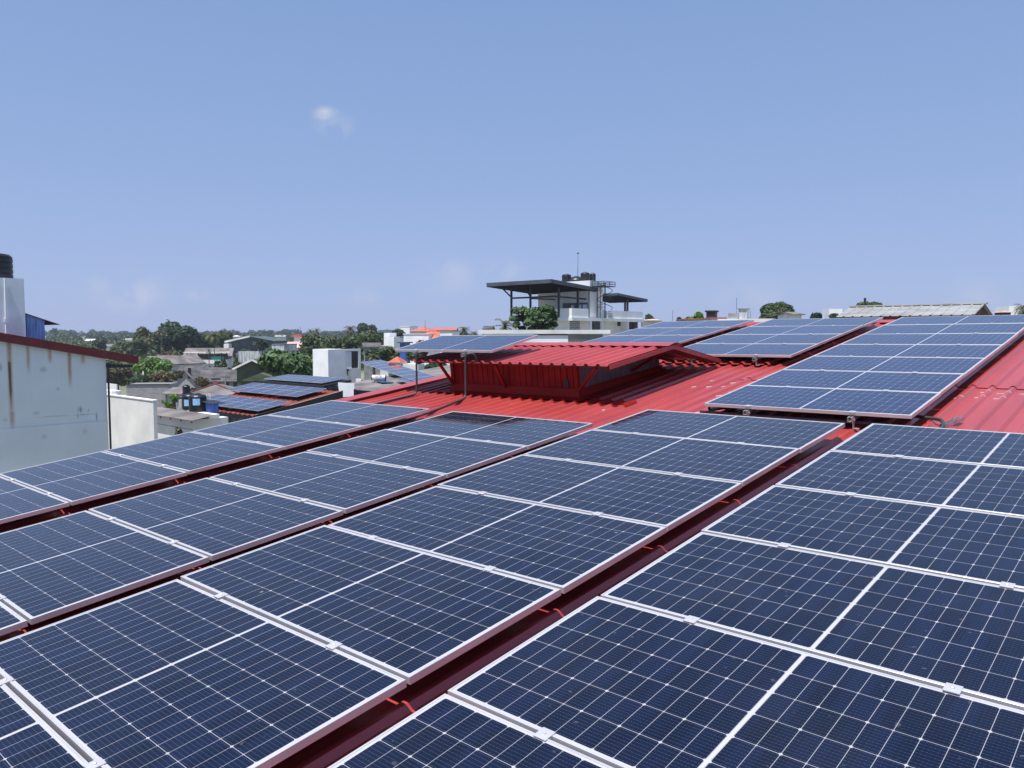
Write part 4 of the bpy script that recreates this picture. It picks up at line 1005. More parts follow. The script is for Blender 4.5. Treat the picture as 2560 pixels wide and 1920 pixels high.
# H1 white house with veranda and long grey roof
D = 215; k = mpp(D)
e, ze, zr = house('veranda_house', 'white house with a long grey roof and an open veranda, behind the thin palm', 'house', 517, D, 12, 100 * k, 9, 893, 872, MAT['white'], MAT['asb'], .9, wins=[(-5.2, 0, 3.5, .9, 1.1, 'f')])
b = MB(); b.box(-5, 5.4, -2.6, -2.3, 3.0, 4.0); b.build('balcony', MAT['white'], e)
b = MB(); b.box(-2.5, 5.4, -.06, -.02, 4.1, 5.6); b.build('veranda_opening', MAT['dark_steel'], e)
b = MB(); b.box(-5.8, 6.2, -2.9, -.02, 6.0, 6.12); b.build('veranda_roof', MAT['cream'], e)
for x in (-4.9, -2, 1, 4, 5.3): b = MB(); b.box(x, x + .18, -2.5, -2.32, 4.0, 6.0); b.build('post', MAT['dark_steel'], e)
b = MB(); b.box(1.2, 4.6, -2.25, -2.2, 3.9, 5.0); b.build('awning', MAT['teal'], e)
# H2
D = 170; k = mpp(D)
house('grey_gable_house', 'low house with a white gable and grey sloping roof beside the bright green tree', 'house', 372, D, -34, 82 * k * .8, 11, 909, 892, MAT['white'], MAT['asb'], .6, 'y', wins=[(-2.5, 0, 3, 1.2, 1, 'f')])
house('dark_green_shed', 'dark green lean shed right of the low grey roofed house', 'shed', 425, 178, 20, 42 * k, 6, 908, 893, MAT['green_grey'], MAT['asb_dark'], .3, 'y')
# H3, H4
D = 138; k = mpp(D)
house('block_house', 'unplastered block house with a grey roof seen over the small black tank', 'house', 462, D, -28, 62 * k, 7, 948, 927, MAT['block'], MAT['asb_dark'], .5, 'y', wins=[(-1.9, 0, 3.2, 1.0, 1.2, 'f'), (.6, 0, 3.2, .8, 1.9, 'f')])
D = 132; k = mpp(D)
house('long_block_house', 'long low grey house with dark roof and dark windows left of the green gable', 'house', 566, D, 14, 118 * k, 6, 951, 928, MAT['block'], MAT['asb_dark'], .5, 'x', wins=[(-2.6, 0, 2.2, 1.5, 1.4, 'f'), (.9, 0, 2.2, 2.2, 1.2, 'f'), (-.4, 0, 1, .6, 2.2, 'f')])
# utility pole before it
q = P(561, 120); e = thing('utility_pole', 'concrete utility pole with short crossarm before the long grey house', 'pole', (q.x, q.y, GZ), CAMYAW)
b = MB(); zq = zpy(938, q) - GZ; b.tube([(0, 0, 0), (0, 0, zq)], .13, 8, r2=.09); b.build('pole', MAT['conc'], e); b = MB(); b.box(-.7, .7, -.05, .05, zq - .35, zq - .25); b.build('crossarm', MAT['dark_steel'], e)
# H5 green gable
D = 118; k = mpp(D)
e, ze, zr = house('green_gable_house', 'olive green gabled house with pale roof edge left of the glossy leaved tree', 'house', 630, D, 6, 78 * k, 14, 919, 900, MAT['green_wall'], MAT['asb_dark'], .5, 'y', verge=MAT['cream'])
b = MB(); b.box(-1.2, 4.6, -2.6, -.02, 0, ze - 1.9); b.add([(-1.4, -2.8, ze - 1.89), (4.8, -2.8, ze - 1.89), (4.8, -.03, ze - 1.89), (-1.4, -.03, ze - 1.89), (1.7, -2.8, ze - .7), (1.7, -.03, ze - .7)], [(0, 1, 4), (1, 2, 5, 4), (3, 0, 4, 5), (2, 3, 5)]); b.build('porch', MAT['green_wall'], e)
# H6 warehouse
D = 250; k = mpp(D)
e, ze, zr = house('warehouse', 'big grey green warehouse with a pale roof edge beyond the white houses', 'warehouse', 626, D, 4, 112 * k, 20, 853, 842, MAT['green_grey'], MAT['green_grey'], .4, 'y')
b = MB(); b.box(-7.4, -5.9, -3.5, -.02, 0, ze - .8); b.build('white_wing', MAT['white'], e)
b = MB(); b.hexa([(-7.9, -1, ze - .5), (0, -1, zr - .1), (0, -.5, zr - .1), (-7.9, -.5, ze - .5), (-7.9, -1, ze + .1), (0, -1, zr + .4), (0, -.5, zr + .4), (-7.9, -.5, ze + .1)]); b.build('roof_edge', MAT['cream'], e)
b = MB(); b.box(.4, 3.0, -2, -.02, ze - 3.6, ze - 1.2); b.build('doorway', MAT['glass'], e)
q = P(585, 236); tank('small black tank on a white stand before the warehouse', (q.x, q.y, zpy(883, q)), 5.5 / F * 236, zpy(873, q) - zpy(883, q), ribs=3)
e = wthing('tank_stand', 'white stained tank stand beside the long stained white wall', 'stand', (q.x, q.y, GZ)); b = MB(); b.box(q.x - 1.0, q.x + 1.0, q.y - 1.0, q.y + 1.0, GZ, zpy(883, q) - .01); wbuild(b, 'wall', MAT['stained_white'], e)
D = 205; k = mpp(D)
house('stained_wall', 'long white wall with black stains in front of the warehouse', 'wall', 640, D, 6, 88 * k, .4, 878, 877, MAT['stained_white'], None, 0, 'flat')
house('stained_stair_wall', 'grey white stained wall block above the glossy leaved tree', 'wall', 694, 190, -15, 34 * mpp(190), 6, 862, 860, MAT['stained_white'], MAT['asb'], .1, 'flat')
# H7 tower with orange roof
D = 240; k = mpp(D)
e, ze, zr = house('orange_topped_tower', 'narrow pale tower with a flat orange roof rising from a pink roof', 'tower', 743, D, -25, 22 * k, 3.2, 842, 837, MAT['cream'], MAT['orange'], .5, 'flat', wins=[(1.36, .5, 9.0, 1.0, 1.8, 'r')])
house('pink_roof_house', 'wide low house with a pinkish roof under the orange topped tower', 'house', 752, 232, 5, 70 * mpp(232), 8, 869, 856, MAT['white'], mat('pink_roof', (.55, .38, .33), .8), .5, 'x')
# H8 block wall
D = 100; k = mpp(D)
e, ze, zr = house('block_wall_building', 'roofless unplastered block building behind the tall white wall', 'building', 366, D, 8, 102 * k, 4, 961, 960, MAT['block'], None, 0, 'flat')
b = MB(); b.box(-2.75, 2.75, -.1, -.01, ze - .06, ze + .05); b.build('coping', MAT['dark_steel'], e)
# H9 brown hip roof with red ridge
D = 84; k = mpp(D)
e, ze, zr = house('hip_roof_house', 'low house with a brown grey hip roof edged in red ridge tiles', 'house', 525, D, 12, 150 * k * .9, 6.5, 990, 962, MAT['stained_grey'], MAT['asb'], .5, 'hip')
b = MB(); x0, x1 = -(135 * k) / 2, 135 * k / 2
for a_, c_ in (((x0 + 3.2, 3.25, zr), (x1 - 3.2, 3.25, zr)), ((x0 - .5, -.5, ze), (x0 + 3.25, 3.25, zr)), ((x1 + .5, -.5, ze), (x1 - 3.25, 3.25, zr))): b.bar(a_, c_, .22, .14)
b.build('ridge_tiles', MAT['tile_red'], e)
# further away
house('distant_white_house', 'far white house among the trees, left of the tall pointed tree', 'house', 328, 430, 10, 23 * mpp(430), 6, 850, 846, MAT['white'], MAT['cream'], .6, 'flat', wins=[(-1.5, 0, 5, 1, 1, 'f')])
house('distant_long_building', 'far long low building with a brown roof near the left wall', 'building', 270, 370, 5, 52 * mpp(370), 7, 866, 861, MAT['cream'], MAT['asb'], .6, 'x')
house('distant_pink_house', 'far small house with a pinkish tiled roof in the trees at left', 'house', 262, 520, 15, 22 * mpp(520), 8, 856, 850, MAT['cream'], MAT['orange'], .6, 'hip')
house('distant_white_block', 'small far white block with one dark window left of the orange roofed house', 'building', 1012, 260, -20, 27 * mpp(260), 6, 817, 815, MAT['white'], MAT['cream'], .1, 'flat', wins=[(.4, 0, 8.6 + 1.2, 1.2, 1.2, 'f')])
house('orange_roof_house', 'house with an orange red tiled roof on the skyline left of the small palm', 'house', 1049, 190, -12, 46 * mpp(190), 7, 828, 816, MAT['cream'], MAT['orange'], .4, 'hip')
e, ze, zr = house('white_orange_house', 'white house with a sloping orange roof beside the raised single panel', 'house', 1040, 140, -18, 68 * mpp(140), 6, 836, 834, MAT['white'], MAT['cream'], .1, 'flat')
b = MB(); z0 = ze; b.add([(.2, -.6, z0 - 1.6), (3.6, -.6, z0 - 1.6), (3.6, 3, z0 + .5), (.9, 3, z0 + .5)], [(0, 1, 2, 3)]); b.build('porch_roof', MAT['orange'], e)
house('white_flat_block', 'plain white block between the orange roof and the small palm', 'building', 1115, 130, -10, 32 * mpp(130), 5, 829, 827, MAT['white'], MAT['zinc'], .1, 'flat')
house('brown_roof_house', 'far low house with a thin brown roof left of the small palm', 'house', 1110, 215, 0, 58 * mpp(215), 8, 826, 821, MAT['conc'], MAT['orange'], .3, 'x')
house('white_cube_house', 'small white two step house in front of the trees at centre left', 'building', 972, 170, -25, 30 * mpp(170), 5, 842, 841, MAT['white'], None, 0, 'flat')
house('white_roof_room', 'little white rooftop cube above the two step house', 'building', 966, 173, -25, 15 * mpp(173), 3, 832, 831, MAT['white'], None, 0, 'flat')
house('grey_lean_shed', 'grey sheet metal shed half buried in trees behind the stair tower', 'shed', 930, 125, 12, 38 * mpp(125), 5, 868, 859, MAT['conc'], MAT['asb_dark'], .3, 'x')
house('teal_roof_building', 'far building with a flat teal grey roof right of the hazy round tree', 'building', 963, 330, 0, 30 * mpp(330), 8, 831, 825, MAT['green_grey'], mat('teal_roof', (.10, .22, .26), .7), .3, 'flat')
house('skyline_cabin', 'tiny cabin with a striped roof on the skyline left of the palm', 'hut', 1219, 120, -8, 20 * mpp(120), 2, 823, 817, MAT['white'], MAT['asb_dark'], .2, 'x')

# long white roof right behind our roof
D = 44; k = mpp(D)
c = P(1362, D); e = thing('long_white_building', 'long low white building with a flat roof edge behind the red vent', 'building', (c.x, c.y, GZ), CAMYAW + R_(3))
zr = zpy(824.6, c) - GZ; ht = zr; w_ = 330 * k
b = MB(); b.box(-w_ / 2, w_ / 2, 0, 7, ht - .22, ht); b.build('roof', MAT['cream'], e)
xm = (1421 - 1362) * k
b = MB(); b.box(-w_ / 2 + .3, xm, .08, 6.5, 0, ht - .23); b.build('wall', MAT['white'], e)
b = MB(); n = 26; vs = []
for i in range(n):
    for f_, dd in ((0, 0), (.45, 0), (.55, -.03), (.9, -.03)): x = xm + .002 + (i + f_) * (1509 - 1421) * k / n; vs += [(x, .12 + dd, 0), (x, .12 + dd, ht - .24)]
b.add(vs, [(2 * i, 2 * i + 2, 2 * i + 3, 2 * i + 1) for i in range(len(vs) // 2 - 1)]); b.build('sheet_wall', MAT['zinc'], e)
b = MB(); b.box(-.6, xm - .01, .03, .075, ht - .30, ht - .24); b.build('eave_shadow_strip', MAT['dark_steel'], e)  # solid dark strip painted in as the shadow under the roof edge

# ---------------------------------------------------------------- modern building with black canopies
e = thing('modern_house', 'modern white house with dark flat canopies, stair tower and roof terrace', 'building', (0, 0, 0))
cb = P(1430, 82); zfl = zpy(793, cb); yr = along(cb, AY, 1609).y; xl_ = along(cb, -AX, 1300).x; X1, Y0_ = cb.x, cb.y
e.location = (X1, Y0_, GZ)
b = MB(); b.box(xl_, X1, Y0_, yr, zfl - .35, zfl); wbuild(b, 'floor_slab', MAT['white'], e)
b = MB(); b.box(xl_ + .6, X1 - .9, Y0_ + .5, yr - .3, GZ, zfl - .352); wbuild(b, 'wall', MAT['cream'], e)
wp = Vector((X1 - .9, Y0_, 0)); yw = lambda px: along(wp, AY, px).y
b = MB(); b.box(X1 - .899, X1 - .87, yw(1424), yw(1449), GZ, zfl - .36); wbuild(b, 'stone_cladding', MAT['stone'], e)
for (pa, pb_, ya_, yb_) in ((1476, 1498, 801, 824), (1544, 1549, 801, 815), (1573, 1592, 802, 823)):
    b = MB(); q = Vector((X1 - .9, yw(pa), 0)); b.box(X1 - .899, X1 - .85, yw(pa), yw(pb_), zpy(yb_, q), zpy(ya_, q)); f_ = wbuild(b, 'window', MAT['glass'], e)
    b = MB(); y_0, y_1, z_0, z_1 = yw(pa), yw(pb_), zpy(yb_, q), zpy(ya_, q)
    for (a0, a1, c0, c1) in ((y_0 - .08, y_0, z_0, z_1), (y_1, y_1 + .08, z_0, z_1), (y_0 - .08, y_1 + .08, z_1, z_1 + .08)): b.box(X1 - .899, X1 - .83, a0, a1, c0, c1)
    wbuild(b, 'window_frame', MAT['dark_steel'], e)
for px in (1473, 1501.5, 1566, 1604): b = MB(); yy = along(Vector((X1 - .2, Y0_, 0)), AY, px).y; b.box(X1 - .3, X1 - .05, yy, yy + .3, GZ, zfl - .353); wbuild(b, 'column', MAT['white'], e)
# parapets
yp1 = along(cb, AY, 1473).y
b = MB(); b.box(xl_ + .1, X1 - .25, Y0_ + .1, Y0_ + .25, zfl, zfl + .95); b.box(X1 - .25, X1 - .1, Y0_ + .1, yp1, zfl, zfl + .95); wbuild(b, 'parapet', MAT['white'], e)
b = MB(); ya = along(Vector((X1 - .1, Y0_, 0)), AY, 1530).y; b.box(X1 - .25, X1 - .1, ya, yr - .1, zfl, zfl + .85); b.box(X1 - 4, X1 - .25, yr - .25, yr - .1, zfl, zfl + .85); b.box(X1 - 4, X1 - .25, ya, ya + .15, zfl, zfl + .85); wbuild(b, 'side_parapet', MAT['white'], e)
# big canopy
cc = P(1378.6, 80, 697.6); cl2 = along(Vector((cc.x, cc.y, 0)), -AX, 1216.4); cr2 = along(Vector((cc.x, cc.y, 0)), AY, 1491.5)
zn, zf = cc.z, zpy(719, cr2)
def slab_sloped(x0, x1, y0, y1, z0, z1, th, name, m_):
    b = MB(); b.hexa([(x0, y0, z0 - th), (x1, y0, z0 - th), (x1, y1, z1 - th), (x0, y1, z1 - th), (x0, y0, z0), (x1, y0, z0), (x1, y1, z1), (x0, y1, z1)]); wbuild(b, name, m_, e)
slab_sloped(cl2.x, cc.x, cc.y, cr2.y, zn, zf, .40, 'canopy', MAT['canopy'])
slab_sloped(cl2.x + .03, cc.x - .03, cc.y + .03, cr2.y - .03, zn - .405, zf - .403, .04, 'canopy_shade_sheet', MAT['canopy_shade'])  # added near-black sheet that paints the shade under the big canopy
# tower: starts behind the canopy's far side
ct = along(Vector((cc.x - .6, cr2.y - .9, 0)), AX, 1473.8); XT2, YT2 = ct.x, ct.y
tl = along(ct, -AX, 1402).x; ty = along(ct, AY, 1505.6).y; ztw = zpy(701, ct)
b = MB(); b.box(tl, XT2, YT2, ty, zfl + .002, ztw); print('XT2', XT2, X1, YT2, Y0_, ty, yr); wbuild(b, 'stair_tower', MAT['white'], e)
lx = along(ct, -AX, 1341).x; zc3 = zn - (zn - zf) * .9 - .42
b = MB(); b.box(lx, tl - .002, YT2 + .3, ty, zfl + .002, zc3); wbuild(b, 'terrace_room', MAT['cream'], e)
def xw(px): return along(ct, -AX, px).x
b = MB(); b.box(xw(1407), xw(1469), YT2 - .05, YT2 - .004, zfl, zpy(756, ct)); f_ = wbuild(b, 'terrace_door', MAT['glass'], e)
for (pa, pb_) in ((1428, 1435), (1446, 1453.5), (1457, 1468)): b = MB(); b.box(xw(pa), xw(pb_), YT2 - .07, YT2 - .052, zfl, zpy(761, ct)); o = wbuild(b, 'pane', MAT['sky_gap'], e); o.parent = f_; o.location = (0, 0, 0)  # pale sheets painted as sky glimpsed through the opening
b = MB(); b.box(xw(1345), xw(1385), YT2 - .9, YT2 - .7, zpy(767, ct), zpy(765, ct)); b.box(xw(1356), xw(1359), YT2 - .9, YT2 - .7, zfl, zpy(767, ct)); wbuild(b, 'terrace_counter', MAT['dark_steel'], e)
# canopy posts and braces
def post(x, y, za, zb): b = MB(); b.box(x - .09, x + .09, y - .09, y + .09, za, zb); wbuild(b, 'canopy_post', MAT['dark_steel'], e)
fr = Vector((cc.x - .8, cc.y + 1.6, 0)); zbm = zpy(741, fr)
for px in (1278.5, 1326): q = along(fr, -AX, px); post(q.x, q.y, zfl, zn - .42)
sd = Vector((X1 - 1.4, Y0_ + 1, 0))
for px in (1396.5, 1444): q = along(Vector((cc.x - .8, cc.y + 1.6, 0)), AY, px); post(q.x, q.y, zfl, zn - .75)
b = MB(); q = along(fr, -AX, 1278.5); b.bar((q.x, q.y, zbm), (fr.x, fr.y, zbm), .14, .18); b.bar((fr.x, fr.y, zbm), (fr.x, YT2, zbm - .1), .14, .18)
b.bar((q.x - 1.5, q.y, zn - .45), (q.x, q.y, zbm + .1), .12, .12); q = along(fr, -AX, 1326); b.bar((q.x - 1.0, q.y, zn - .45), (q.x, q.y, zbm + .1), .12, .12); b.bar((q.x, q.y, zbm - .12), (q.x + 1.0, q.y + 3, zbm - .15), .12, .14)
wbuild(b, 'canopy_beam', MAT['dark_steel'], e)
b = MB(); q = Vector((XT2 - .05, YT2 - .06, 0)); b.tube([(q.x, q.y, zfl - .3), (q.x, q.y, zf - .4)], .05, 6); wbuild(b, 'downpipe', MAT['dark_steel'], e)
# small canopy
c7 = P(1544.4, 89, 732.4); y7 = along(Vector((c7.x, c7.y, 0)), AY, 1618.5); z7b = zpy(748, y7)
slab_sloped(c7.x - 5.5, c7.x, c7.y, y7.y, c7.z, z7b, .28, 'small_canopy', MAT['canopy'])
slab_sloped(c7.x - 5.45, c7.x - .03, c7.y + .03, y7.y - .03, c7.z - .283, z7b - .283, .04, 'canopy_shade_sheet', MAT['canopy_shade'])  # same painted shade sheet under the small canopy
q = along(Vector((c7.x - .7, c7.y, 0)), AY, 1568); post(q.x, q.y, zfl, z7b - .05); q = along(Vector((c7.x - 2.2, c7.y, 0)), AY, 1562); post(q.x, q.y, zfl, z7b - .05)
# spiral stair with basket
cs = along(Vector((XT2 + .0, ty - .6, 0)), AX, 1514); cs = Vector((XT2 + 1.0, along(Vector((XT2 + 1.0, 0, 0)), AY, 1512).y, 0))
b = MB(); b.tube([(cs.x, cs.y, zfl), (cs.x, cs.y, ztw - .2)], .06, 8); wbuild(b, 'stair_pole', MAT['dark_steel'], e)
b = MB(); nst = 22
for i in range(nst):
    a = i * .52; z = zfl + (ztw - .6 - zfl) * (i + 1) / nst
    b.add([(cs.x, cs.y, z), (cs.x + .8 * math.cos(a), cs.y + .8 * math.sin(a), z), (cs.x + .8 * math.cos(a + .45), cs.y + .8 * math.sin(a + .45), z), (cs.x, cs.y, z + .04), (cs.x + .8 * math.cos(a), cs.y + .8 * math.sin(a), z + .04), (cs.x + .8 * math.cos(a + .45), cs.y + .8 * math.sin(a + .45), z + .04)], [(0, 2, 1), (3, 4, 5), (1, 2, 5, 4), (0, 1, 4, 3)])
b.tube([(cs.x + .8 * math.cos(i * .26), cs.y + .8 * math.sin(i * .26), zfl + .9 + (ztw - .6 - zfl) * i / 44) for i in range(40)], .035, 5)
wbuild(b, 'spiral_stair', MAT['dark_steel'], e)
b = MB(); zb7 = zpy(716, cs); zt7 = zpy(705, cs); xq, yq = cs.x, cs.y; bx0, bx1, by0, by1 = XT2 + .1, XT2 + 1.7, yq - 1.2, yq + .9
for z in (zb7, (zb7 + zt7) / 2, zt7):
    for a, c_ in (((bx0, by0), (bx1, by0)), ((bx1, by0), (bx1, by1)), ((bx1, by1), (bx0, by1))): b.bar((*a, z), (*c_, z), .05, .05)
for (x, y) in ((bx0, by0), ((bx0 + bx1) / 2, by0), (bx1, by0), (bx1, (by0 + by1) / 2), (bx1, by1), (bx0, by1)): b.bar((x, y, zb7), (x, y, zt7), .05, .05)
b.box(bx0, bx1, by0, by1, zb7 - .06, zb7 - .03); b.bar((XT2 + .15, YT2 + 1.2, zfl), (XT2 + .15, YT2 + 1.2, zb7), .07, .07); b.bar((XT2 + .35, YT2 + 1.5, zfl), (XT2 + .35, YT2 + 1.5, zb7), .05, .05)
wbuild(b, 'landing_railing', MAT['dark_steel'], e)
for i, (px, pw, top_, lab) in enumerate(((1415.5, 23, 685, 'left black tank on top of the modern house tower'), (1462, 23, 680.5, 'biggest black tank on top of the modern house tower'), (1481, 15, 682.5, 'right black tank half hidden by the biggest on the tower'))):
    yy = YT2 + (1.0, 1.2, 2.2)[i]; q = along(Vector((0, yy, 0)), AX, px); dd = (q - CW).dot(FH)
    if i == 2: q.x = min(q.x, XT2 - .45)
    tank(lab, (q.x, q.y, ztw + .002), pw / 2 / F * dd, zpy(top_, q) - ztw, ribs=3, group='black tanks on the modern house tower')
q = along(Vector((0, YT2 + 1.6, 0)), AX, 1440); ee = thing('roof_dome', 'low dark dome lid between the tanks on the tower', 'dome', (q.x, q.y, ztw + .002)); b = MB(); b.lathe([(1.0, 0), (.95, .25), (.6, .55), (.15, .7)], n=20); b.build('dome', MAT['black'], ee, smooth=True)
q = along(Vector((0, YT2 + 1.1, 0)), AX, 1443.8); ee = thing('lightning_mast', 'tall thin mast rising between the tanks of the modern house', 'mast', (q.x, q.y, ztw + .002)); hm = zpy(634, q) - ztw
b = MB(); b.tube([(0, 0, 0), (0, 0, hm)], .032, 6, r2=.016); b.build('mast', MAT['dark_steel'], ee); b = MB(); b.lathe([(.07, hm - .05), (.12, hm + .05), (.02, hm + .15)], n=8); b.build('finial', MAT['dark_steel'], ee)

# ---------------------------------------------------------------- right hand skyline
house('pink_roof_cottage', 'small house with a pinkish flat roof right of the modern house', 'house', 1625, 115, -20, 34 * mpp(115), 5, 801, 796, MAT['cream'], mat('salmon_roof', (.60, .42, .36), .8), .5, 'hip')
house('dark_chimney_block', 'dark grey block with a flat cap on the skyline, right of the modern house', 'tower', 1776, 95, -25, 22 * mpp(95), 1.4, 780, 776, MAT['dark_steel'], MAT['dark_steel'], .15, 'flat')
house('brown_ridge_house', 'low brown roof line just above the far panels, left of the dark block', 'house', 1733, 90, 0, 40 * mpp(90), 4, 799, 796.5, MAT['conc'], MAT['orange'], .1, 'flat')
house('pale_ridge_house', 'low house with pale wall line just right of the dark block', 'house', 1796, 92, 0, 36 * mpp(92), 4, 797, 793.5, MAT['cream'], MAT['orange'], .1, 'flat')
e, ze, zr = house('concrete_water_tower', 'pale concrete tank room with lean roof on the skyline above the rear panels', 'tower', 1856, 85, -25, 20 * mpp(85), 1.2, 773, 770.5, MAT['stained_white'], MAT['conc'], .12, 'flat')
b = MB(); b.box(-1.5, -.45, -.3, .8, ze - 2, ze - .45); b.build('side_room', MAT['conc'], e); b = MB(); b.box(-2.6, 3.2, -.6, 2.5, 0, ze - 1.05); b.build('lower_wall', MAT['cream'], e)
house('shed_by_round_tree', 'small grey roofed house right of the big round tree', 'house', 1994, 120, 10, 20 * mpp(120), 5, 787, 781, MAT['cream'], MAT['asb'], .4, 'x')
house('white_skyline_block', 'plain white box house on the skyline left of the grey metal roof', 'building', 2088, 100, -10, 31 * mpp(100), 4, 772, 771, MAT['white'], None, 0, 'flat')
house('far_right_white_house', 'white block behind the palm at the right edge', 'building', 2534, 95, -10, 26 * mpp(95), 4, 765, 764, MAT['white'], None, 0, 'flat')
house('far_right_hut', 'small hut with a pinkish pyramid roof at the far right edge', 'hut', 2516, 80, 0, 18 * mpp(80), 1.5, 781, 775, MAT['dark_steel'], mat('clay_roof', (.50, .30, .24), .8), .25, 'hip')
for (px, D, top_, lab) in ((1681, 110, 776, 'thin pole at the left of the rear panels'), (1840, 88, 744, 'tall thin antenna left of the pale concrete tank room'), (1875, 88, 777, 'short thin antenna right of the pale concrete tank room'), (1063, 190, 800, 'thin antenna on the orange roofed house'), (751, 420, 817, 'far lattice mast on the tree line')):
    q = P(px, D); ee = tag(MB().build('x', MAT['dark_steel']), None); bpy.data.objects.remove(ee)
    ee = thing('antenna_pole', lab, 'antenna', (q.x, q.y, GZ), group='thin poles on the skyline'); b = MB(); b.tube([(0, 0, 0), (0, 0, zpy(top_, q) - GZ)], D * .00022, 6); b.build('pole', MAT['dark_steel'], ee)
# dark chimney above the grey roof
q = P(2160, 40); ee = thing('flue_pipe', 'short dark flue standing above the grey metal roof', 'flue', (q.x, q.y, GZ)); b = MB(); z_ = zpy(745, q) - GZ; b.lathe([(.045, 0), (.045, z_ - .12), (.06, z_ - .12), (.06, z_)], n=12); b.build('flue', MAT['dark_steel'], ee)
# neighbour's ribbed grey roof
g0 = P(2128, 32, 767); g1 = along(Vector((g0.x, g0.y, 0)), AX, 2461); zrd = g0.z
ge = Vector((g0.x, g0.y, 0)) - AY * 1.66; zev = zpy(792, ge)
e = wthing('metal_roof_building', 'neighbouring building with a weathered grey ribbed metal gable roof', 'building', (g0.x, g0.y, GZ))
b = MB(); ty_ = lambda y: (zev + (zrd - zev) * (y - ge.y) / (g0.y - ge.y)) if y <= g0.y else zrd - (y - g0.y) * (zrd - zev) / 1.66
idf = lambda x, y, h: Vector((x, y, h))
pr9 = ((0, 0), (.13, 0), (.145, .028), (.165, .028), (.18, 0))
ribbed(b, g0.x - .02, g1.x, [ge.y - .02, (ge.y + g0.y) / 2, g0.y], ty_, .38 * .9, .028, prof=pr9, fn=idf, ph=g0.x)
ribbed(b, g0.x - .02, g1.x, [g0.y + .01, g0.y + 1.8], ty_, .38 * .9, .028, prof=pr9, fn=idf, ph=g0.x)
wbuild(b, 'roof', MAT['zinc'], e)
b = MB(); b.hexa([(g0.x - .05, g0.y - .16, zrd - .01), (g1.x + .05, g0.y - .16, zrd - .01), (g1.x + .05, g0.y + .16, zrd - .01), (g0.x - .05, g0.y + .16, zrd - .01), (g0.x - .05, g0.y - .15, zrd + .035), (g1.x + .05, g0.y - .15, zrd + .035), (g1.x + .05, g0.y + .15, zrd + .05), (g0.x - .05, g0.y + .15, zrd + .05)]); wbuild(b, 'ridge_cap', MAT['zinc'], e)
b = MB(); yb0, yb1 = ge.y + .15, g0.y + 1.6
b.add([(g0.x + .1, yb0, GZ), (g1.x - .15, yb0, GZ), (g1.x - .15, yb1, GZ), (g0.x + .1, yb1, GZ), (g0.x + .1, yb0, zev - .0), (g1.x - .15, yb0, zev), (g1.x - .15, yb1, zev - .02), (g0.x + .1, yb1, zev - .02), (g0.x + .1, g0.y, zrd - .05), (g1.x - .15, g0.y, zrd - .05)], [(0, 1, 5, 4), (1, 2, 6, 9, 5), (2, 3, 7, 6), (3, 0, 4, 8, 7)])
wbuild(b, 'wall', mat('red_brown_wall', (.14, .06, .05), .8), e)

# ---------------------------------------------------------------- vegetation
def leaf_cloud(mb, lobes, n, size, rn, flat=.0, asp=1.6):
    tot = sum(l[3] ** 2 for l in lobes)
    for (cx, cy, cz, r, sq) in lobes:
        for _ in range(int(n * r * r / tot)):
            z = rn.uniform(-.75, 1); t = rn.uniform(0, 6.283); q = math.sqrt(1 - z * z); rr = r * rn.uniform(.68, 1.06) * (1 + .18 * math.sin(5 * t + cx) * math.sin(4 * z + cy))
            p = Vector((cx + rr * q * math.cos(t), cy + rr * q * math.sin(t), cz + rr * z * sq))
            nrm = Vector((q * math.cos(t), q * math.sin(t), z + .35)) + Vector((rn.gauss(0, .45), rn.gauss(0, .45), rn.gauss(0, .45))); nrm.normalize()
            a = nrm.cross(Vector((rn.gauss(0, 1), rn.gauss(0, 1), rn.gauss(0, .6)))); 
            if a.length < .01: continue
            a.normalize(); b_ = nrm.cross(a); s = size * rn.uniform(.6, 1.3)
            a *= s * asp * .5; b_ *= s * .5; o = len(mb.v)
            mb.v += [tuple(p - a), tuple(p + b_ * .9 - a * .1), tuple(p + a), tuple(p - b_ * .9 + a * .1)]; mb.f.append((o, o + 1, o + 2, o + 3)); mb.m.append(0)
def crown_lobes(w_, h_, z0, rn, n=11, droop=0, lump=(.34, .52)):
    out_ = []
    for i in range(n):
        t = rn.uniform(0, 6.283); rad = w_ * .5 * math.sqrt(rn.random()) * .72; z = rn.uniform(.18, .82)
        env = math.sqrt(max(.05, 1 - (2 * z - 1) ** 2)) if droop == 0 else 1 - droop * z
        r = w_ * .5 * rn.uniform(*lump) * (.75 + .25 * env)
        out_.append((rad * env * math.cos(t), rad * env * math.sin(t), z0 + z * h_, min(r, h_ * .42), min(1, .8 * h_ / w_ + .2)))
    return out_
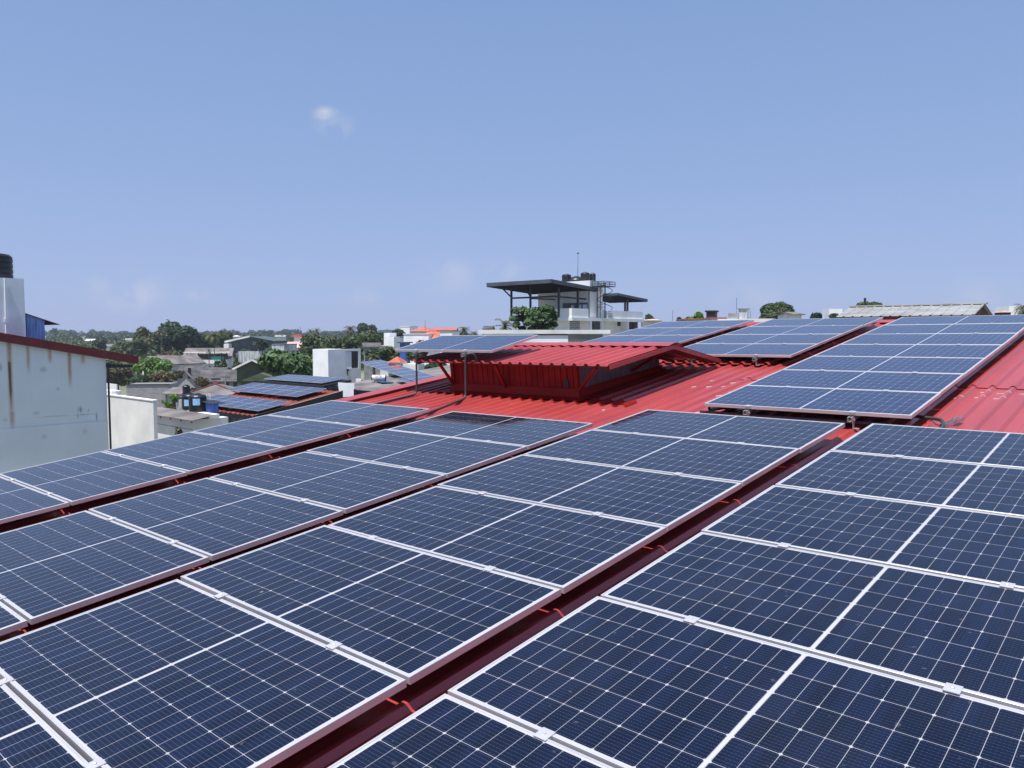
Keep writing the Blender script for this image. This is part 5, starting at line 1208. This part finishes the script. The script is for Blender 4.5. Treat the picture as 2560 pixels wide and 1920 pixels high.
def tree(label, px, D, top_, bot, wpx, m_, cat='tree', name='tree', n=3500, leaf=None, seed=1, group='broadleaf trees of the neighbourhood', lobes=11, droop=0, g=None, lump=(.34, .52), asp=1.6):
    rn = random.Random(seed * 77 + int(px)); q = P(px, D); gz = terrain(D) if g is None else g
    z1 = zpy(top_, q) - gz; z0 = max(.4, zpy(bot, q) - gz); w_ = wpx / F * D; s = leaf or max(.22, D * .0030)
    e = thing(name, label, cat, (q.x, q.y, gz), group=group)
    L = crown_lobes(w_, z1 - z0, z0, rn, lobes, droop, lump); top = max(l[2] + l[3] * l[4] for l in L); k = (z1 - top)
    L = [(a, b_, c + k * (c - z0) / max(.1, (z1 - z0)), r, sq) for a, b_, c, r, sq in L]
    mb = MB(); leaf_cloud(mb, L, n, s, rn, asp=asp); mb.build('crown', m_, e)
    t = MB(); fork = max(.5, z0 + (z1 - z0) * .2); tr = max(.10, w_ * .035)
    t.tube([(0, 0, 0), (.1, .05, fork * .5), (0, 0, fork)], tr, 7, r2=tr * .7)
    for l in L[:6]: t.tube([(0, 0, fork * .92), (l[0] * .5, l[1] * .5, (fork + l[2]) / 2), (l[0], l[1], l[2])], tr * .5, 5, r2=tr * .15)
    t.build('trunk', MAT['trunk'], e); return e
def palm(label, px, D, top_, ctr, base_r_px, seed=1, nf=20, m_=None, trunk_lean=0, name='coconut_palm', group='palms of the neighbourhood', droop=1.0, g=None):
    rn = random.Random(seed * 31 + int(px)); q = P(px, D); gz = terrain(D) if g is None else g
    zc = zpy(ctr, q) - gz; Lf = base_r_px / F * D; e = thing(name, label, 'palm', (q.x, q.y, gz), CAMYAW, group=group); b = MB()
    rise = (zpy(top_, q) - gz) - zc
    for i in range(nf):
        az = i * 2.399 + rn.uniform(-.2, .2); el = R_(80) - (i / nf) * R_(115) * (1 if droop else .7); el += rn.uniform(-.12, .12)
        p = Vector((0, 0, zc)); L_ = Lf * rn.uniform(.85, 1.1) * 1.12; ns = 9; pts = [p.copy()]; a = el
        for s_ in range(ns):
            d = Vector((math.cos(az) * math.cos(a), math.sin(az) * math.cos(a), math.sin(a))); p = p + d * (L_ / ns); pts.append(p.copy()); a -= R_(11 + 5 * s_ / ns) * droop
        side = Vector((-math.sin(az), math.cos(az), 0))
        for s_ in range(len(pts) - 1):
            a0, a1 = pts[s_], pts[s_ + 1]; dd = (a1 - a0).normalized(); wdt = Lf * .30 * math.sin(math.pi * min(1, (s_ + 1.2) / (ns + 1.2))) ** .7
            for j in range(3):
                t0 = j / 3.0; pp = a0.lerp(a1, t0)
                for sg in (-1, 1):
                    tip = pp + side * sg * wdt * rn.uniform(.75, 1.1) + dd * wdt * .45 - Vector((0, 0, wdt * rn.uniform(.25, .6))); wv = dd * Lf * .030
                    b.add([pp - wv * .5, pp + wv, tip], [(0, 1, 2)])
        for s_ in range(len(pts) - 1):
            wv = side * Lf * .008; b.add([pts[s_] - wv, pts[s_] + wv, pts[s_ + 1] + wv * .8, pts[s_ + 1] - wv * .8], [(0, 1, 2, 3)])
    b.build('fronds', m_ or MAT['palm_leaf'], e); t = MB(); r0 = max(.12, D * .0006)
    t.tube([(trunk_lean, 0, 0), (trunk_lean * .6, 0, zc * .4), (trunk_lean * .15, 0, zc * .8), (0, 0, zc)], r0, 7, r2=r0 * .7); t.build('trunk', MAT['ptrunk'], e); return e
LD, LM, LB, LO, LG, LF = (MAT['leaf_' + k] for k in ('dark', 'mid', 'bright', 'olive', 'glossy', 'far'))
tree('tall tree with a pointed green crown left of the big dark tree', 362, 262, 818, 885, 62, LM, n=5200, seed=1, lobes=16, droop=.55)
tree('biggest dark broad tree on the left skyline', 447, 255, 805, 888, 106, LD, n=11000, seed=2, lobes=22)
tree('dark shoulder of foliage right of the biggest dark tree', 492, 262, 838, 886, 42, LD, n=2600, seed=3)
tree('dark low tree filling the gap under the pointed crown', 405, 250, 856, 892, 70, LD, n=3600, seed=4)
palm('coconut palm in front of the pointed green tree', 374, 240, 836, 852, 17, seed=5, nf=18)
palm('coconut palm rising at the left shoulder of the biggest dark tree', 402, 246, 812, 832, 17, seed=6, nf=18)
palm('tall coconut palm with a bare trunk above the veranda house roof', 533, 200, 817, 842, 25, seed=7, nf=22, trunk_lean=.5)
palm('small slim palm standing before the veranda house', 521, 190, 866, 877, 10, seed=8, nf=14, name='areca_palm')
tree('olive green tree between the tall palm and the warehouse', 560, 275, 828, 872, 50, LM, n=3600, seed=9)
tree('dark tree right behind the tall palm', 515, 285, 836, 880, 44, LD, n=2800, seed=10)
tree('bright green tree in front of the white gable', 378, 148, 894, 950, 84, LB, n=4200, seed=11, lobes=14)
tree('brown olive bushy tree beside the pale building corner', 290, 135, 908, 968, 76, LO, n=5200, seed=12, lobes=15)
tree('dark scrubby tree above the block building', 400, 118, 928, 968, 105, LO, n=5200, seed=13, lobes=15)
tree('dark bush left above the block building', 345, 112, 940, 972, 60, LD, n=2600, seed=14)
tree('round green tree below the distant white house', 322, 300, 852, 900, 70, LM, n=4400, seed=15)
tree('dark low tree left of the grey gable house', 268, 235, 872, 915, 62, LM, n=3000, seed=16)
tree('yellowish undergrowth tree below the big dark tree', 420, 225, 880, 906, 90, LO, n=3200, seed=17)
tree('large tree with glossy big leaves left of the white stair tower', 716, 76, 874, 950, 128, LG, n=8200, leaf=.36, seed=18, lobes=22, asp=2.0)
tree('yellow green shrub at the foot of the glossy leaved tree', 668, 72, 944, 962, 26, LB, cat='shrub', name='shrub', n=700, leaf=.2, seed=19, group='shrubs between the houses')
tree('wide green tree behind the white stair tower at left', 800, 150, 836, 895, 100, LM, n=6500, seed=20, lobes=16)
tree('wide green tree behind the white stair tower at right', 872, 155, 840, 900, 90, LM, n=5500, seed=21, lobes=15)
tree('dark tree below the long green crown left of the stair tower', 776, 130, 862, 915, 44, LD, n=2600, seed=22)
palm('yellowish coconut palm on the skyline above the stair tower', 875, 235, 811, 823, 20, seed=23, nf=20)
tree('hazy round tree on the skyline right of the yellowish palm', 916, 380, 809, 850, 52, LF, n=3800, seed=24, lobes=14)
tree('yellow green tree below the hazy round tree', 925, 210, 827, 880, 80, LM, n=4800, seed=25, lobes=14)
tree('tree between the little white cube house and the skyline block', 995, 225, 823, 860, 46, LD, n=2600, seed=26)
tree('dark tree right of the stair tower above the grey roof', 935, 105, 873, 906, 62, LD, n=3600, seed=27)
tree('green tree behind the pointed orange roof', 985, 115, 866, 905, 64, LM, n=4200, seed=28)
palm('low palm beside the stair tower right wall', 932, 92, 872, 893, 22, seed=29, nf=16)
tree('dark hedge tree beyond the left end of the red vent', 1080, 70, 905, 960, 118, LD, n=5200, seed=30, lobes=16, leaf=.3)
tree('bushy green tree behind the raised single panel', 1045, 88, 852, 905, 70, LM, n=3400, seed=31)
palm('small dark palm on the skyline left of the long white roof', 1160, 150, 803, 826, 20, seed=32, nf=20)
palm('low yellowish palm at the left end of the long white roof', 1186, 140, 822, 834, 14, seed=33, nf=14, m_=MAT['dry_leaf'])
tree('leafy tree standing in front of the modern house', 1338, 66, 763, 842, 165, LG, n=6800, leaf=.26, seed=34, lobes=64, lump=(.07, .17))
palm('coconut palm with drooping fronds left of the modern house', 1262, 70, 776, 818, 40, seed=35, nf=12)
tree('round dark tree peeping out right of the modern house', 1625, 170, 785, 830, 34, LD, n=2200, seed=36)
tree('bright green round tree on the skyline left of the dark block', 1738, 105, 781, 815, 42, LB, n=2600, seed=37)
tree('tiny dark treetop left of the bright green round tree', 1697, 120, 795, 815, 14, LD, n=700, seed=38)
tree('big olive round tree on the skyline above the rear panels', 1938, 130, 758, 830, 88, LM, n=7200, seed=39, lobes=18)
tree('dark tree behind the big olive round tree', 1940, 150, 753, 820, 84, LD, n=3600, seed=40)
tree('low dark tree right of the small grey roofed house', 2045, 130, 782, 815, 44, LD, n=2000, seed=41)
tree('small green treetop below the white skyline block', 2085, 95, 785, 800, 28, LM, n=900, seed=42)
tree('treetop rising behind the grey metal roof', 2164, 60, 755, 790, 76, LM, n=2600, seed=43, leaf=.2)
palm('dark palm at the right edge of the photograph', 2556, 85, 752, 772, 26, seed=44, nf=20)
# plants between the white wall and the tanks
for (px, D, t_, b_, w_, mm, lab) in ((412, 60, 1000, 1025, 34, LB, 'yellow green garden plant left of the ribbed tanks'), (432, 56, 985, 1008, 26, LB, 'light green bush behind the garden plant and tanks'), (398, 44, 1066, 1100, 14, LO, 'thin weed against the white wall corner'),
                                    (438, 36, 1068, 1098, 26, LO, 'sparse weed growing before the white building'), (418, 52, 1016, 1034, 40, LO, 'dry yellowish bush on the roof left of the tanks')):
    tree(lab, px, D, t_, b_, w_, mm, cat='shrub', name='shrub', n=420 if mm is LB else 110, leaf=.11, seed=int(px), group='shrubs between the houses', lobes=7)
for (px, D, t_, b_, w_, mm, lab, sd_) in ((455, 183, 900, 928, 40, LD, 'dark small tree between the grey gable house and veranda house', 61), (604, 218, 874, 908, 30, LM, 'small green tree in front of the warehouse left part', 62), (548, 176, 898, 926, 34, LD, 'dark bushy tree below the veranda house balcony', 63),
                                    (500, 112, 944, 968, 36, LO, 'olive bush growing against the block house wall', 64), (655, 205, 850, 880, 30, LD, 'dark tree at the right end of the warehouse', 65), (590, 152, 905, 932, 26, LM, 'green tree beside the green gable house left edge', 66), (250, 330, 845, 880, 40, LD, 'dark tree before the far long low building', 67)):
    tree(lab, px, D, t_, b_, w_, mm, n=1500, seed=sd_, lobes=8)
palm('short palm between the low brown roofs and the utility pole', 545, 140, 918, 932, 14, seed=71, nf=14)
palm('palm leaning over the dark green shed roof', 440, 200, 868, 884, 16, seed=72, nf=16)
palm('small far palm on the skyline left of the yellowish palm', 792, 330, 816, 826, 13, seed=73, nf=14)
palm('another small far palm on the skyline near the orange topped tower', 776, 350, 819, 828, 12, seed=74, nf=14)
# far woods that read as one mass
for a in (('low_brown_house', 'low brown roofed house in front of the veranda house', 'house', 478, 170, 8, 62 * mpp(170), 5, 926, 917, MAT['conc'], MAT['asb_dark'], .4, 'x'),
          ('low_dark_house', 'low dark roof just below the slim small palm', 'house', 532, 162, 0, 46 * mpp(162), 5, 930, 921, MAT['stained_grey'], MAT['asb_dark'], .4, 'x'),
          ('dark_roof_house', 'dark flat roofed house between the big dark tree and veranda house', 'house', 412, 202, 5, 44 * mpp(202), 5, 896, 890, MAT['green_grey'], MAT['asb_dark'], .5, 'x'),
          ('brown_lean_house', 'low brown roofed hut left of the small black tank', 'house', 428, 92, -10, 42 * mpp(92), 4, 985, 974, MAT['stained_grey'], MAT['asb'], .3, 'x'),
          ('pale_lean_house', 'pale low roof among trees right of the grey lean shed', 'house', 960, 138, 5, 26 * mpp(138), 4, 873, 866, MAT['cream'], MAT['zinc'], .3, 'x'),
          ('turret_house', 'tiny white turret on the ridge of the warehouse', 'tower', 589, 290, 0, 12 * mpp(290), 2, 841, 838, MAT['white'], MAT['cream'], .4, 'hip'),
          ('far_pale_house', 'far pale roofed house in the trees above the red fascia', 'house', 222, 560, 0, 20 * mpp(560), 6, 852, 848, MAT['white'], MAT['cream'], .5, 'x'),
          ('far_green_roof_house', 'far house with a pale roof left of the warehouse turret', 'house', 700, 420, 10, 22 * mpp(420), 6, 842, 838, MAT['cream'], MAT['zinc'], .5, 'x'),
          ('blue_tarp_hut', 'small hut with a bright blue sheet wall before the white orange house', 'hut', 1006, 105, -12, 14 * mpp(105), 2, 858, 855, MAT['blue_sheet'], MAT['asb_dark'], .3, 'flat'),
          ('grey_back_house', 'grey weathered house right of the green gable house roof', 'house', 672, 150, 8, 50 * mpp(150), 6, 906, 897, MAT['stained_grey'], MAT['asb'], .4, 'x')):
    house(*a)
for (px, D, top_, lab) in ((705, 300, 836, 'distant utility pole left of the orange topped tower'), (645, 210, 858, 'thin pole standing by the long stained wall'), (452, 150, 905, 'thin pole in front of the veranda house'), (1006, 150, 838, 'thin pole by the small hut with the blue wall')):
    q = P(px, D); ee = thing('street_pole', lab, 'pole', (q.x, q.y, GZ), group='thin poles in the town'); b = MB(); zt0 = zpy(top_, q) - GZ; b.tube([(0, 0, 0), (0, 0, zt0)], D * .0003, 6); b.build('pole', MAT['conc'], ee); b = MB(); b.box(-.8, .8, -.06, .06, zt0 - .5, zt0 - .38); b.build('crossarm', MAT['dark_steel'], ee)
def wood(name, label, specs, m_, seed, per=170):
    rn = random.Random(seed); b = MB()
    for (pa, pb_, da, db, n_, h0, h1) in specs:
        for i in range(n_):
            px = rn.uniform(pa, pb_); D = rn.uniform(da, db); q = P(px, D); g = terrain(D); r = rn.uniform(4.5, 9); h = rn.uniform(h0, h1); s = max(.9, D * .0028)
            L = [(q.x + rn.uniform(-r, r) * .6, q.y + rn.uniform(-r, r) * .6, g + h - rr * .8 - rn.uniform(0, 3), rr, .8) for rr in (r * .7, r * .6, r * .5, r * .45)]
            leaf_cloud(b, L, per, s, rn, asp=1.2)
            L = [(q.x, q.y, g + h * .35, r * .8, .7)]; leaf_cloud(b, L, per // 3, s, rn, asp=1.2)
    o = b.build(name, m_); tag(o, label, 'wood', kind='stuff'); return o
wood('distant_wood', 'hazy blue green wooded hills along the left skyline', [(90, 1000, 560, 1000, 150, 4.5, 9), (90, 1000, 900, 1500, 150, 5, 12), (600, 1250, 500, 900, 40, 5, 9)], LF, 5, per=150)
wood('nearer_wood', 'dense green tree cover between the houses in the middle distance', [(90, 560, 300, 540, 90, 3.5, 8.5), (540, 1180, 290, 500, 80, 4, 9), (240, 420, 175, 260, 22, 3, 5), (560, 1000, 215, 290, 26, 3.5, 6)], LM, 6, per=190)
wood('right_skyline_wood', 'low strip of treetops along the right skyline', [(1600, 2600, 260, 480, 40, 8, 11)], LD, 7, per=120)

# ---------------------------------------------------------------- air
hz_c = CW + FH * 700; hb = MB(); hb.box(-1700, 1700, -900, 1000, GZ - 1, 22)
hm2 = bpy.data.materials.new('air'); hm2.use_nodes = True; ht_ = hm2.node_tree; ht_.nodes.clear()
ho = ht_.nodes.new('ShaderNodeOutputMaterial'); hv = ht_.nodes.new('ShaderNodeVolumePrincipled')
hv.inputs['Color'].default_value = (.80, .87, 1, 1); hv.inputs['Density'].default_value = .00020; hv.inputs['Anisotropy'].default_value = .2
ht_.links.new(hv.outputs[0], ho.inputs['Volume'])
hob = hb.build('haze', hm2); hob.location = (hz_c.x, hz_c.y, 0); hob.rotation_euler = (0, 0, CAMYAW); tag(hob, 'thin bluish haze over the town', 'haze', kind='stuff')
